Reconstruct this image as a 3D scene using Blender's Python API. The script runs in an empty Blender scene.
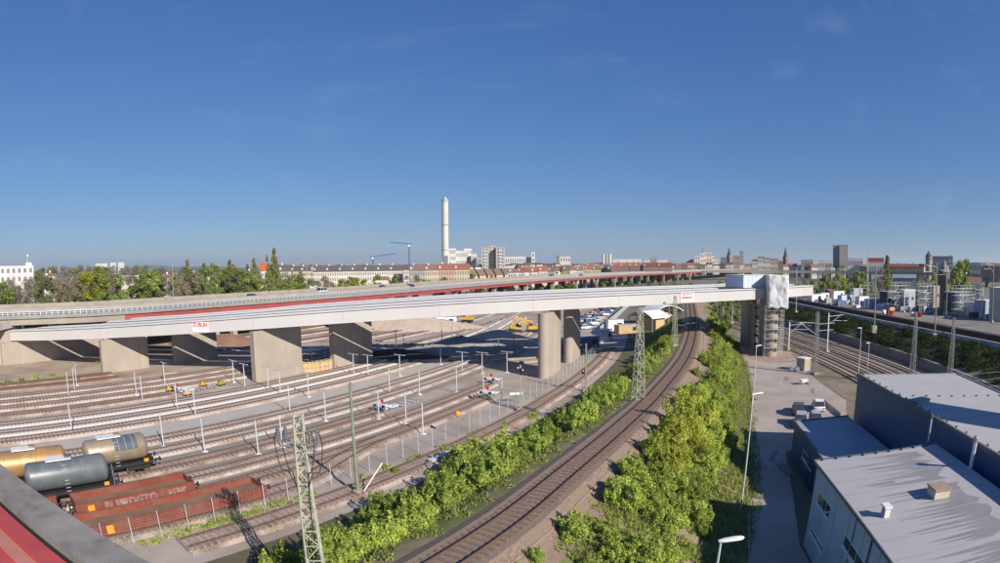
import bpy, math, random
import numpy as np
from mathutils import Vector, Matrix, noise
random.seed(7)
RNG = np.random.default_rng(11)
sc = bpy.context.scene
COL = sc.collection

# ------------------------------------------------------------------ camera
F, PITCH, ROLL, CH = 569.33, .031577, -.007339, 20.0      # focal length in photo pixels, radians, height in metres
cp_, sp_, cr_, sr_ = math.cos(PITCH), math.sin(PITCH), math.cos(ROLL), math.sin(ROLL)
cd = bpy.data.cameras.new('Camera'); cam = bpy.data.objects.new('Camera', cd); COL.objects.link(cam)
cd.type = 'PANO'
cd.panorama_type = 'FISHEYE_EQUISOLID'                    # the photograph is from a wide-angle camera with barrel distortion
cd.fisheye_lens = F / 1000 * 36; cd.fisheye_fov = math.radians(200)
cd.sensor_width = 36; cd.sensor_fit = 'HORIZONTAL'
cd.clip_start = .1; cd.clip_end = 60000
Rv, Uv, Fv = Vector((1, 0, 0)), Vector((0, sp_, cp_)), Vector((0, cp_, -sp_))
X = cr_ * Rv + sr_ * Uv; Y = -sr_ * Rv + cr_ * Uv; Z = -Fv
cam.matrix_world = Matrix(((X.x, Y.x, Z.x, 0), (X.y, Y.y, Z.y, 0), (X.z, Y.z, Z.z, CH), (0, 0, 0, 1)))
sc.camera = cam

# ------------------------------------------------------------------ sky, sun, exposure
SUN_AZ, SUN_EL = math.radians(139), math.radians(29)       # azimuth measured from +Y towards +X
w = bpy.data.worlds.new('World'); sc.world = w; w.use_nodes = True
nt = w.node_tree; nt.nodes.clear()
sky = nt.nodes.new('ShaderNodeTexSky'); sky.sky_type = 'NISHITA'; sky.sun_disc = False
sky.sun_elevation = SUN_EL; sky.sun_rotation = SUN_AZ
sky.air_density = 1.0; sky.dust_density = 0.0; sky.ozone_density = 8.0; sky.altitude = 100
bg = nt.nodes.new('ShaderNodeBackground'); bg.inputs[1].default_value = .095
out = nt.nodes.new('ShaderNodeOutputWorld')
# thin cirrus streaks
tc = nt.nodes.new('ShaderNodeTexCoord'); mp = nt.nodes.new('ShaderNodeMapping')
mp.inputs['Rotation'].default_value = (0, .15, .5); mp.inputs['Scale'].default_value = (1.2, 9, 9)
nz = nt.nodes.new('ShaderNodeTexNoise'); nz.inputs['Scale'].default_value = 1.6; nz.inputs['Detail'].default_value = 7; nz.inputs['Roughness'].default_value = .62
rp = nt.nodes.new('ShaderNodeValToRGB'); rp.color_ramp.elements[0].position = .56; rp.color_ramp.elements[1].position = .86
rp.color_ramp.elements[0].color = (0, 0, 0, 1); rp.color_ramp.elements[1].color = (.10, .10, .10, 1)
mx = nt.nodes.new('ShaderNodeMixRGB'); mx.inputs[2].default_value = (4.2, 5.2, 6.6, 1)
nt.links.new(tc.outputs['Generated'], mp.inputs[0]); nt.links.new(mp.outputs[0], nz.inputs[0]); nt.links.new(nz.outputs[0], rp.inputs[0])
sep = nt.nodes.new('ShaderNodeSeparateColor'); com = nt.nodes.new('ShaderNodeCombineColor'); nt.links.new(sky.outputs[0], sep.inputs[0])
for i_, (g_, c_) in enumerate(((.88, .535), (.73, .748), (.50, 1.50))):      # colour response of the photograph's camera, the same over the whole sky
    pw = nt.nodes.new('ShaderNodeMath'); pw.operation = 'POWER'; pw.inputs[1].default_value = g_; ml = nt.nodes.new('ShaderNodeMath'); ml.operation = 'MULTIPLY'; ml.inputs[1].default_value = c_
    nt.links.new(sep.outputs[i_], pw.inputs[0]); nt.links.new(pw.outputs[0], ml.inputs[0]); nt.links.new(ml.outputs[0], com.inputs[i_])
ti = com
nt.links.new(rp.outputs[0], mx.inputs[0]); nt.links.new(ti.outputs[0], mx.inputs[1])
nt.links.new(mx.outputs[0], bg.inputs[0]); nt.links.new(bg.outputs[0], out.inputs[0])
sl = bpy.data.lights.new('sun', 'SUN'); sun = bpy.data.objects.new('sun', sl); COL.objects.link(sun)
sl.energy = 4.2; sl.angle = math.radians(.5); sl.color = (1, .93, .83)
sdir = Vector((math.sin(SUN_AZ) * math.cos(SUN_EL), math.cos(SUN_AZ) * math.cos(SUN_EL), math.sin(SUN_EL)))
sun.rotation_euler = sdir.to_track_quat('Z', 'Y').to_euler(); sun.location = (60, -70, 90)
vs = sc.view_settings; vs.view_transform = 'Standard'; vs.look = 'None'; vs.gamma = 1; vs.exposure = .62; vs.use_curve_mapping = False
sc.cycles.max_bounces = 6; sc.cycles.transparent_max_bounces = 12
sc.cycles.use_denoising = True

# ------------------------------------------------------------------ photo pixel -> place
def ray(px, py):
    dx, dy = px - 500, py - 281.5; r = math.hypot(dx, dy) + 1e-9; th = 2 * math.asin(min(1, r / 2 / F))
    a, b, c = math.sin(th) * dx / r, -math.sin(th) * dy / r, math.cos(th)
    R, U = cr_ * a - sr_ * b, sr_ * a + cr_ * b
    return Vector((R, c * cp_ + U * sp_, -c * sp_ + U * cp_))
def G(px, py, z=0.0):                                       # point at height z
    d = ray(px, py); t = (z - CH) / d.z; return Vector((d.x * t, d.y * t, z))
def far(px, D, z=0.0):                                      # point at ground distance D in the direction of column px (near the horizon)
    d = ray(px, 265); k = D / math.hypot(d.x, d.y); return Vector((d.x * k, d.y * k, z))
def hz(px, py, D):                                          # height of what shows at px,py at ground distance D
    d = ray(px, py); return CH + d.z * D / math.hypot(d.x, d.y)
def pixof(v):
    x, y, z = v[0], v[1], v[2] - CH
    f = y * cp_ - z * sp_; U = y * sp_ + z * cp_; r = cr_ * x + sr_ * U; u = -sr_ * x + cr_ * U
    n = math.sqrt(r * r + u * u + f * f); rr = 2 * F * math.sin(math.acos(f / n) / 2); h = math.hypot(r, u) + 1e-12
    return 500 + rr * r / h, 281.5 - rr * u / h
def height_at(base, py):                                    # height of the vertical line over base that reaches row py
    lo, hi = base.z, base.z + 200
    for _ in range(50):
        m = (lo + hi) / 2
        if pixof((base.x, base.y, m))[1] > py: lo = m
        else: hi = m
    return lo
# yard frame: s runs along the yard tracks, t is the distance from the yard fence (towards the left)
YO = Vector((-8.78, 58.42, 0)); YD = Vector((math.sin(math.radians(31)), math.cos(math.radians(31)), 0)); YN = Vector((-YD.y, YD.x, 0))
def yard(s, t, z=0.0):
    p = YO + YD * s + YN * (t + .0016 * s * s); return Vector((p.x, p.y, z))
def yard_angle(s):
    a = yard(s - .5, 0); b = yard(s + .5, 0); return math.atan2(b.y - a.y, b.x - a.x)
ORDW = ['first', 'second', 'third', 'fourth', 'fifth', 'sixth', 'seventh', 'eighth', 'ninth', 'tenth', 'eleventh', 'twelfth', 'thirteenth', 'fourteenth', 'fifteenth', 'sixteenth', 'seventeenth', 'eighteenth', 'nineteenth', 'twentieth']
def nth(i):
    if i < 20: return ORDW[i]
    t, u = divmod(i + 1, 10); base = {2: 'twenty', 3: 'thirty', 4: 'forty', 5: 'fifty'}[t]
    return base + '-' + ORDW[u - 1] if u else {2: 'twentieth', 3: 'thirtieth', 4: 'fortieth', 5: 'fiftieth'}[t]

# ------------------------------------------------------------------ materials
MATS = {}
def mat(name, c1, c2=None, rough=.8, scale=1.0, metal=0.0, bump=0.0, detail=5, spec=.3, streak=None, c3=None, s3=.15, lo=.35, hi=.65, bscale=None):
    if name in MATS: return MATS[name]
    m = bpy.data.materials.new(name); m.use_nodes = True; t = m.node_tree; b = t.nodes['Principled BSDF']
    b.inputs['Roughness'].default_value = rough; b.inputs['Metallic'].default_value = metal; b.inputs['Specular IOR Level'].default_value = spec
    c2 = c2 or tuple(x * .82 for x in c1)
    g = t.nodes.new('ShaderNodeNewGeometry'); vec = g.outputs['Position']
    if streak:
        mpn = t.nodes.new('ShaderNodeMapping'); mpn.inputs['Scale'].default_value = streak; t.links.new(vec, mpn.inputs[0]); vec = mpn.outputs[0]
    n = t.nodes.new('ShaderNodeTexNoise'); n.inputs['Scale'].default_value = scale; n.inputs['Detail'].default_value = detail; n.inputs['Roughness'].default_value = .6
    t.links.new(vec, n.inputs['Vector'])
    r = t.nodes.new('ShaderNodeValToRGB'); r.color_ramp.elements[0].position = lo; r.color_ramp.elements[1].position = hi
    r.color_ramp.elements[0].color = (*c1, 1); r.color_ramp.elements[1].color = (*c2, 1); t.links.new(n.outputs[0], r.inputs[0])
    col = r.outputs[0]
    if c3:
        n3 = t.nodes.new('ShaderNodeTexNoise'); n3.inputs['Scale'].default_value = s3; n3.inputs['Detail'].default_value = 6; n3.inputs['Roughness'].default_value = .6
        t.links.new(g.outputs['Position'], n3.inputs['Vector'])
        r3 = t.nodes.new('ShaderNodeValToRGB'); r3.color_ramp.elements[0].position = .45; r3.color_ramp.elements[1].position = .62; t.links.new(n3.outputs[0], r3.inputs[0])
        mxx = t.nodes.new('ShaderNodeMixRGB'); t.links.new(r3.outputs[0], mxx.inputs[0]); t.links.new(col, mxx.inputs[1]); mxx.inputs[2].default_value = (*c3, 1); col = mxx.outputs[0]
    t.links.new(col, b.inputs['Base Color'])
    if bump:
        nb = t.nodes.new('ShaderNodeTexNoise'); nb.inputs['Scale'].default_value = bscale or scale * 4; nb.inputs['Detail'].default_value = 4
        t.links.new(g.outputs['Position'], nb.inputs['Vector'])
        bp = t.nodes.new('ShaderNodeBump'); bp.inputs['Strength'].default_value = min(1, bump); bp.inputs['Distance'].default_value = .1 * bump
        t.links.new(nb.outputs[0], bp.inputs['Height']); t.links.new(bp.outputs[0], b.inputs['Normal'])
    MATS[name] = m; return m
def leafmat(name, cols, trans=.35):
    if name in MATS: return MATS[name]
    m = bpy.data.materials.new(name); m.use_nodes = True; t = m.node_tree; t.nodes.clear()
    g = t.nodes.new('ShaderNodeNewGeometry'); oi = t.nodes.new('ShaderNodeObjectInfo')
    r = t.nodes.new('ShaderNodeValToRGB'); e = r.color_ramp.elements
    e[0].position = 0; e[1].position = 1; e[0].color = (*cols[0], 1); e[1].color = (*cols[-1], 1)
    for i, c in enumerate(cols[1:-1]): x = e.new((i + 1) / (len(cols) - 1)); x.color = (*c, 1)
    t.links.new(g.outputs['Random Per Island'], r.inputs[0])
    hs = t.nodes.new('ShaderNodeHueSaturation'); mr = t.nodes.new('ShaderNodeMapRange'); mr.inputs[3].default_value = .75; mr.inputs[4].default_value = 1.25
    t.links.new(oi.outputs['Random'], mr.inputs[0]); t.links.new(mr.outputs[0], hs.inputs['Value']); t.links.new(r.outputs[0], hs.inputs['Color'])
    d = t.nodes.new('ShaderNodeBsdfDiffuse'); tr = t.nodes.new('ShaderNodeBsdfTranslucent'); mixs = t.nodes.new('ShaderNodeMixShader'); mixs.inputs[0].default_value = trans
    t.links.new(hs.outputs[0], d.inputs[0]); t.links.new(hs.outputs[0], tr.inputs[0]); t.links.new(d.outputs[0], mixs.inputs[1]); t.links.new(tr.outputs[0], mixs.inputs[2])
    o = t.nodes.new('ShaderNodeOutputMaterial'); t.links.new(mixs.outputs[0], o.inputs[0]); MATS[name] = m; return m

M_ground = mat('city_ground', (.16, .15, .11), (.10, .12, .06), .95, .02, c3=(.22, .19, .15), s3=.006)
M_yard = mat('yard_dust', (.45, .385, .325), (.37, .31, .255), .95, .25, bump=.3, c3=(.32, .25, .20), s3=.07, bscale=6)
M_dirt = mat('bare_dirt', (.40, .30, .22), (.26, .18, .13), .95, .12, bump=.5, c3=(.46, .38, .30), s3=.05, bscale=3)
M_path = mat('grey_path', (.235, .215, .185), (.285, .26, .22), .95, .5, bump=.2, bscale=8)
M_road_y = mat('yard_road', (.47, .42, .37), (.41, .37, .325), .95, .3, bump=.2)
M_ballast = mat('ballast', (.58, .50, .435), (.44, .37, .32), .95, 5, bump=.8, c3=(.34, .24, .18), s3=.25, bscale=14)
M_ballast_w = mat('ballast_pale', (.60, .575, .545), (.47, .45, .42), .95, 5, bump=.8, bscale=14)
M_ballast_r = mat('ballast_rusty', (.51, .405, .335), (.38, .295, .245), .95, 5, bump=.8, c3=(.22, .16, .12), s3=.3, bscale=14)
M_gravel = mat('embankment_gravel', (.345, .25, .19), (.20, .14, .105), .95, 4, bump=.9, c3=(.27, .20, .14), s3=.3, bscale=12)
M_rail = mat('rail_steel', (.20, .12, .09), (.13, .08, .065), .6, 3, metal=.3)
M_railtop = mat('rail_head', (.16, .14, .13), (.10, .085, .08), .35, 3, metal=.8)
M_sleeper = mat('sleeper_wood', (.38, .295, .245), (.30, .23, .19), .9, 4)
M_sleeper_c = mat('sleeper_concrete', (.52, .46, .41), (.43, .375, .33), .9, 4)
M_conc = mat('concrete', (.40, .34, .28), (.345, .29, .24), .9, .6, bump=.15, streak=(1.6, 1.6, .12), bscale=6, c3=(.33, .285, .24), s3=.22)
M_conc_d = mat('concrete_dark', (.20, .19, .175), (.26, .245, .22), .9, .4, bump=.15)
M_white = mat('bridge_white', (.535, .51, .50), (.50, .475, .465), .5, .15, streak=(1, 1, .2))
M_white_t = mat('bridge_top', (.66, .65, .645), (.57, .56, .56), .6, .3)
M_seam = mat('bridge_seam', (.42, .41, .40), (.35, .34, .33), .7, 1)
M_red = mat('viaduct_red', (.36, .075, .07), (.28, .06, .06), .6, .3)
M_par = mat('parapet_tan', (.335, .295, .245), (.28, .245, .20), .9, .3)
M_asph = mat('asphalt', (.385, .32, .275), (.335, .28, .24), .95, .4, bump=.15, c3=(.42, .355, .31), s3=.12, bscale=20)
M_asph_v = mat('asphalt_pale', (.30, .29, .28), (.25, .24, .235), .95, .3)
M_galv = mat('galvanised', (.62, .65, .70), (.54, .57, .61), .45, 2, metal=.25)
M_galv_d = mat('galvanised_dull', (.34, .35, .34), (.26, .27, .26), .6, 2, metal=.2)
M_lattice = mat('lattice_green', (.46, .46, .36), (.34, .345, .26), .7, 3, metal=.1)
M_pole_g = mat('pole_green', (.24, .27, .18), (.17, .19, .13), .8, 2)
M_black = mat('black', (.02, .02, .02), (.03, .03, .03), .7, 3)
M_glass = mat('window_glass', (.035, .045, .055), (.055, .065, .08), .12, 1, spec=.6)
M_glass_f = mat('window_far', (.19, .195, .21), (.15, .155, .165), .3, 1, spec=.5)  # far panes: sky reflection is put into the paler base colour
M_bluew = mat('blue_cladding', (.035, .085, .20), (.03, .075, .175), .45, .6, spec=.4)
M_whitew = mat('pale_blue_wall', (.42, .52, .62), (.38, .47, .57), .7, .5)
M_roofg = mat('grey_roof_felt', (.45, .435, .43), (.395, .38, .38), .75, .12, bump=.05, c3=(.42, .40, .395), s3=.4)
M_roofwet = mat('wet_roof', (.30, .285, .29), (.26, .25, .25), .5, .6)
M_zinc = mat('dark_roof_strip', (.22, .23, .25), (.26, .27, .29), .5, .4)
M_trim = mat('roof_trim', (.10, .11, .12), (.13, .14, .15), .6, 1)
M_redsheet = mat('red_sheet', (.50, .075, .06), (.40, .06, .05), .45, 2, spec=.5, bump=.05)
M_redsheet2 = mat('red_sheet_faded', (.52, .20, .16), (.42, .16, .13), .6, 2)
M_coping = mat('coping_grey', (.26, .235, .215), (.18, .165, .15), .9, 4, bump=.3, c3=(.30, .27, .24), s3=1.2, bscale=40)
M_wood = mat('timber', (.58, .42, .24), (.46, .32, .17), .85, 1.5)
M_yellow = mat('machine_yellow', (.60, .36, .05), (.50, .30, .04), .5, 1)
M_orange = mat('sign_orange', (.80, .33, .02), (.70, .28, .02), .6, 1)
M_signw = mat('sign_white', (.80, .78, .76), (.76, .74, .72), .6, 1)
M_signr = mat('sign_red', (.62, .02, .04), (.55, .02, .04), .6, 1)
M_grey_c = mat('container_grey', (.42, .43, .45), (.36, .37, .39), .6, .6)
M_blue_c = mat('container_blue', (.12, .20, .34), (.10, .17, .29), .6, .6)
M_lblue = mat('pale_blue_sheet', (.55, .60, .70), (.47, .52, .62), .7, .5)
M_tarp = mat('white_tarp', (.66, .65, .655), (.56, .555, .57), .55, .8, bump=.5, bscale=1.6)
M_lamp = mat('lamp_white', (.78, .76, .74), (.7, .68, .66), .4, 1)
M_soil = mat('slope_soil', (.11, .105, .055), (.08, .085, .04), .95, .8, bump=.6, c3=(.16, .12, .075), s3=.2, bscale=3)
M_grassg = mat('slope_grass', (.17, .19, .06), (.12, .15, .045), .95, 1.2, bump=.7, c3=(.28, .22, .14), s3=.22, bscale=6)
M_bark = mat('bark', (.16, .125, .095), (.10, .08, .06), .9, 3)
L_bush = leafmat('leaves_bush', [(.15, .19, .045), (.29, .38, .07), (.42, .53, .095), (.54, .63, .14), (.45, .44, .17)], .45)
L_yel = leafmat('leaves_yellowgreen', [(.22, .25, .05), (.38, .42, .07), (.52, .54, .09), (.60, .59, .15)], .45)
L_dark = leafmat('leaves_dark', [(.02, .032, .014), (.035, .055, .02), (.06, .085, .03), (.10, .13, .05)], .25)
L_tree = leafmat('leaves_tree', [(.17, .20, .06), (.26, .31, .09), (.33, .40, .11), (.38, .43, .15)], .45)
L_lime = leafmat('leaves_lime', [(.26, .27, .05), (.36, .37, .06), (.42, .42, .08)], .42)
L_brown = leafmat('twigs_brown', [(.24, .20, .15), (.30, .25, .18), (.35, .29, .21), (.29, .27, .16)], .35)
L_pop = leafmat('leaves_poplar', [(.24, .25, .09), (.31, .31, .11), (.35, .33, .14)], .42)
L_grass = leafmat('grass_blades', [(.15, .20, .04), (.25, .30, .07), (.33, .33, .12), (.38, .30, .17)], .4)

# ------------------------------------------------------------------ mesh helpers
class MB:
    def __init__(s): s.v = []; s.f = []
    def quad(s, a, b, c, d):
        i = len(s.v); s.v += [tuple(a), tuple(b), tuple(c), tuple(d)]; s.f.append((i, i + 1, i + 2, i + 3))
    def poly(s, pts):
        i = len(s.v); s.v += [tuple(p) for p in pts]; s.f.append(tuple(range(i, i + len(pts))))
    def hexa(s, p):                                        # 8 corners: bottom ring 0-3, top ring 4-7
        i = len(s.v); s.v += [tuple(q) for q in p]
        s.f += [(i + 3, i + 2, i + 1, i), (i + 4, i + 5, i + 6, i + 7)] + [(i + k, i + (k + 1) % 4, i + 4 + (k + 1) % 4, i + 4 + k) for k in range(4)]
    def box(s, c, d, rz=0.0, tilt=None):
        hx, hy, hh = d[0] / 2, d[1] / 2, d[2] / 2; ca, sa = math.cos(rz), math.sin(rz); P = []
        for z in (-hh, hh):
            for x, y in ((-hx, -hy), (hx, -hy), (hx, hy), (-hx, hy)): P.append((c[0] + x * ca - y * sa, c[1] + x * sa + y * ca, c[2] + z))
        s.hexa(P)
    def bar(s, a, b, w, h=None):                           # square bar between two points
        a, b = Vector(a), Vector(b); h = h or w; d = (b - a)
        if d.length < 1e-6: return
        d.normalize(); u = d.cross(Vector((0, 0, 1)))
        if u.length < 1e-3: u = Vector((1, 0, 0))
        u.normalize(); v = u.cross(d); u = u * w / 2; v = v * h / 2
        s.hexa([a - u - v, a + u - v, b + u - v, b - u - v, a - u + v, a + u + v, b + u + v, b - u + v])
    def tube(s, a, b, r1, r2=None, n=8, cap=True):
        a, b = Vector(a), Vector(b); r2 = r1 if r2 is None else r2; d = (b - a).normalized(); u = d.cross(Vector((0, 0, 1)))
        if u.length < 1e-3: u = Vector((1, 0, 0))
        u.normalize(); v = d.cross(u); i = len(s.v)
        for p, r in ((a, r1), (b, r2)):
            for k in range(n): q = p + u * (r * math.cos(2 * math.pi * k / n)) + v * (r * math.sin(2 * math.pi * k / n)); s.v.append(tuple(q))
        for k in range(n): s.f.append((i + k, i + (k + 1) % n, i + n + (k + 1) % n, i + n + k))
        if cap: s.f.append(tuple(range(i + n - 1, i - 1, -1))); s.f.append(tuple(range(i + n, i + 2 * n)))
    def sweep(s, path, sec, caps=True, closed=True):       # sec: (right, up) offsets along a path of points, constant up
        n = 0; rings = []
        for k, p in enumerate(path):
            a = path[max(0, k - 1)]; b = path[min(len(path) - 1, k + 1)]; d = Vector((b[0] - a[0], b[1] - a[1], 0)).normalized(); rt = Vector((d.y, -d.x, 0))
            i = len(s.v); rings.append(i)
            sk = sec(k) if callable(sec) else sec
            n = len(sk)
            for u, v in sk: s.v.append((p[0] + rt.x * u, p[1] + rt.y * u, p[2] + v))
        m = n if closed else n - 1
        for i, j in zip(rings[:-1], rings[1:]):
            for k in range(m): s.f.append((i + k, j + k, j + (k + 1) % n, i + (k + 1) % n))
        if caps and closed: s.f.append(tuple(rings[0] + k for k in range(n))); s.f.append(tuple(rings[-1] + k for k in range(n - 1, -1, -1)))
    def lathe(s, c, prof, n=12):                           # prof: (radius, z)
        i = len(s.v)
        for r, z in prof:
            for k in range(n): s.v.append((c[0] + r * math.cos(2 * math.pi * k / n), c[1] + r * math.sin(2 * math.pi * k / n), c[2] + z))
        for j in range(len(prof) - 1):
            for k in range(n): s.f.append((i + j * n + k, i + j * n + (k + 1) % n, i + (j + 1) * n + (k + 1) % n, i + (j + 1) * n + k))
        s.f.append(tuple(range(i + n - 1, i - 1, -1))); s.f.append(tuple(range(i + (len(prof) - 1) * n, i + len(prof) * n)))
    def prism(s, pts, z0, z1):                             # vertical prism over a plan polygon
        n = len(pts); i = len(s.v)
        for z in (z0, z1):
            for k, p in enumerate(pts): s.v.append((p[0], p[1], z[k] if isinstance(z, (list, tuple)) else z))
        s.f.append(tuple(range(i + n - 1, i - 1, -1))); s.f.append(tuple(range(i + n, i + 2 * n)))
        for k in range(n): s.f.append((i + k, i + (k + 1) % n, i + n + (k + 1) % n, i + n + k))
    def extrude_y(s, pts, y0, y1):                         # profile in x,z extruded along y
        n = len(pts); i = len(s.v)
        for y in (y0, y1):
            for p in pts: s.v.append((p[0], y, p[1]))
        s.f.append(tuple(range(i, i + n))); s.f.append(tuple(range(i + 2 * n - 1, i + n - 1, -1)))
        for k in range(n): s.f.append((i + (k + 1) % n, i + k, i + n + k, i + n + (k + 1) % n))
    def mesh(s, name, m, off=(0, 0, 0), smooth=False):
        me = bpy.data.meshes.new(name)
        vv = [(x - off[0], y - off[1], z - off[2]) for x, y, z in s.v] if any(off) else s.v
        me.from_pydata(vv, [], s.f); me.materials.append(m); me.update()
        if smooth:
            me.polygons.foreach_set('use_smooth', [True] * len(me.polygons))
            try: me.set_sharp_from_angle(angle=math.radians(40))
            except Exception: pass
        return me
    def build(s, name, m, parent=None, smooth=False, bevel=0.0):
        off = OFF.get(parent.name, (0, 0, 0)) if parent else (0, 0, 0)
        o = bpy.data.objects.new(name, s.mesh(name, m, off, smooth)); COL.objects.link(o)
        if bevel:
            bm_ = o.modifiers.new('bevel', 'BEVEL'); bm_.width = bevel; bm_.segments = 2; bm_.limit_method = 'ANGLE'
        if parent: o.parent = parent; OFF[o.name] = off
        return o
OFF = {}
def tag(o, label, cat, group=None):
    o['label'] = label; o['category'] = cat
    if group: o['group'] = group
    return o
def thing(name, label, cat, loc=(0, 0, 0), rz=0.0, group=None, local=False):
    o = bpy.data.objects.new(name, None); COL.objects.link(o); o.location = loc; o.rotation_euler = (0, 0, rz); o.empty_display_size = .3
    OFF[o.name] = (0, 0, 0) if local else tuple(loc)
    return tag(o, label, cat, group)
def struct(name, mb, m, smooth=False):
    o = mb.build(name, m, None, smooth); o['kind'] = 'structure'; return o
def stuff(o): o['kind'] = 'stuff'; return o
def inst(name, me, loc, rz=0.0, scale=1.0, parent=None, rot=None):
    o = bpy.data.objects.new(name, me); COL.objects.link(o)
    off = OFF.get(parent.name, (0, 0, 0)) if parent else (0, 0, 0)
    o.location = (loc[0] - off[0], loc[1] - off[1], loc[2] - off[2]); o.rotation_euler = rot or (0, 0, rz)
    o.scale = scale if isinstance(scale, (tuple, list)) else (scale,) * 3
    if parent: o.parent = parent
    return o
KIDS = {}
def copy_tree(o, loc=None, rz=None, label=None, parent=None, scale=None):
    c = o.copy(); COL.objects.link(c)
    if parent: c.parent = parent
    if loc is not None: c.location = loc
    if rz is not None: c.rotation_euler = (0, 0, rz)
    if scale is not None: c.scale = (scale,) * 3
    if label: c['label'] = label
    for ch in o.children: copy_tree(ch, parent=c)
    return c
def fast_mesh(name, verts, nside, m):                      # verts: (faces*nside, 3) array, separate faces
    me = bpy.data.meshes.new(name); nv = len(verts); nf = nv // nside
    me.vertices.add(nv); me.vertices.foreach_set('co', verts.astype(np.float32).ravel())
    me.loops.add(nv); me.loops.foreach_set('vertex_index', np.arange(nv, dtype=np.int32))
    me.polygons.add(nf); me.polygons.foreach_set('loop_start', np.arange(0, nv, nside, dtype=np.int32))
    me.polygons.foreach_set('loop_total', np.full(nf, nside, dtype=np.int32))
    me.materials.append(m); me.update(calc_edges=True); me.validate(); return me
def leaf_cloud(name, n, lobes, size, m, seed, shell=.55, aspect=.6, up=.35):
    r = np.random.default_rng(seed); L = np.array(lobes, float)          # x y z rx ry rz
    vol = (L[:, 3] * L[:, 4] * L[:, 5]) ** .75; idx = r.choice(len(L), n, p=vol / vol.sum())
    d = r.normal(size=(n, 3)); d /= np.linalg.norm(d, axis=1)[:, None]
    rad = shell + (1 - shell) * r.random(n) ** .7
    P = L[idx, :3] + d * L[idx, 3:6] * rad[:, None]
    nrm = d + r.normal(size=(n, 3)) * .6 + np.array([0, 0, up]); nrm /= np.linalg.norm(nrm, axis=1)[:, None]
    a = np.cross(nrm, r.normal(size=(n, 3))); a /= np.linalg.norm(a, axis=1)[:, None] + 1e-9; b = np.cross(nrm, a)
    s = size * (.45 + 1.1 * r.random(n) ** 1.6)[:, None]; a *= s * .5; b *= s * .5 * aspect
    V = np.stack([P - a, P - b * 1.0, P + a, P + b * 1.0], 1).reshape(-1, 3)
    return fast_mesh(name, V, 4, m)
def smooth_path(pts, step=2.0):
    P = [Vector(p) for p in pts]; P = [P[0] * 2 - P[1]] + P + [P[-1] * 2 - P[-2]]; o = []
    for k in range(1, len(P) - 2):
        n = max(1, int((P[k + 1] - P[k]).length / step))
        for j in range(n):
            t = j / n; a, b, c, d = P[k - 1], P[k], P[k + 1], P[k + 2]
            o.append(.5 * ((2 * b) + (c - a) * t + (2 * a - 5 * b + 4 * c - d) * t * t + (3 * b - a - 3 * c + d) * t ** 3))
    o.append(P[-2]); return o
def resample(path, step):
    o = []; acc = 0.0; nxt = 0.0
    for a, b in zip(path[:-1], path[1:]):
        a, b = Vector(a), Vector(b); L = (b - a).length
        while nxt <= acc + L: o.append((a + (b - a) * ((nxt - acc) / L), math.atan2(b.y - a.y, b.x - a.x))); nxt += step
        acc += L
    return o
def offset_path(path, u, dz=0.0):
    o = []
    for k, p in enumerate(path):
        a = path[max(0, k - 1)]; b = path[min(len(path) - 1, k + 1)]; d = Vector((b[0] - a[0], b[1] - a[1], 0)).normalized()
        o.append(Vector((p[0] + d.y * u, p[1] - d.x * u, p[2] + dz)))
    return o
#==SECTIONS==
# ================================================================== the setting
m = MB(); N = 48
ring = [(14000 * math.cos(2 * math.pi * k / N), 14000 * math.sin(2 * math.pi * k / N) + 3000, -.08) for k in range(N)]
m.poly(ring); struct('ground', m, M_ground)
# far hills, left and right of the town
for nm, px0, px1, D, amp, sd in (('hills', -160, 230, 9000, 150, 1), ('hills', 880, 1180, 8500, 60, 5)):
    m = MB(); r = random.Random(sd); K = 60; pr = []
    for k in range(K + 1):
        u = k / K; px = px0 + (px1 - px0) * u; p = far(px, D) if 0 < px < 1000 else None
        if p is None: a = math.radians((px - 500) / F * 57.3); p = Vector((D * math.sin(a), D * math.cos(a), 0))
        h = amp * (.35 + .35 * math.sin(u * 6.3 + sd) + .2 * math.sin(u * 17 + 2 * sd) + .1 * math.sin(u * 41)) * min(1, 6 * u, 6 * (1 - u)) + 20
        pr.append((p, max(6, h)))
    for (p, h), (q, g) in zip(pr[:-1], pr[1:]):
        m.quad(p, q, q * 1.06 + Vector((0, 0, g)), p * 1.06 + Vector((0, 0, h))); m.quad(p * 1.06 + Vector((0, 0, h)), q * 1.06 + Vector((0, 0, g)), q * 1.3, p * 1.3)
    struct(nm, m, mat('hill_forest', (.10, .14, .12), (.13, .16, .13), .95, .002))
# rail yard ground
m = MB(); m.poly([yard(s, -6, -.04) for s in range(-70, 150, 10)] + [yard(s, 66, -.04) for s in range(140, -71, -10)]); struct('yard_ground', m, M_yard)
m = MB(); m.poly([yard(s, 66, -.04) for s in range(-70, 150, 10)] + [yard(140, 150, -.04), yard(40, 170, -.04), yard(-70, 130, -.04)]); struct('construction_ground', m, M_dirt)
m = MB(); m.poly([yard(s, -6, -.05) for s in range(140, 260, 10)] + [yard(250, 130, -.05), yard(140, 150, -.05)]); struct('freight_ground', m, M_dirt)
m = MB(); m.poly([yard(s, 26.6, .004) for s in range(-70, 131, 8)] + [yard(s, 30.4, .004) for s in range(130, -71, -8)]); struct('yard_road', m, M_road_y)
for a, b in ((5.9, 10), (10, 14.4), (14.4, 19.4), (19.4, 24.1)):
    m = MB(); s1 = {5.9: 24, 10: 33}.get(a, 120)
    m.poly([yard(s, a + 1.55, .008) for s in range(-66, s1 + 1, 6)] + [yard(s, b - 1.55, .008) for s in range(s1, -67, -6)]); struct('track_path', m, M_path)
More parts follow.
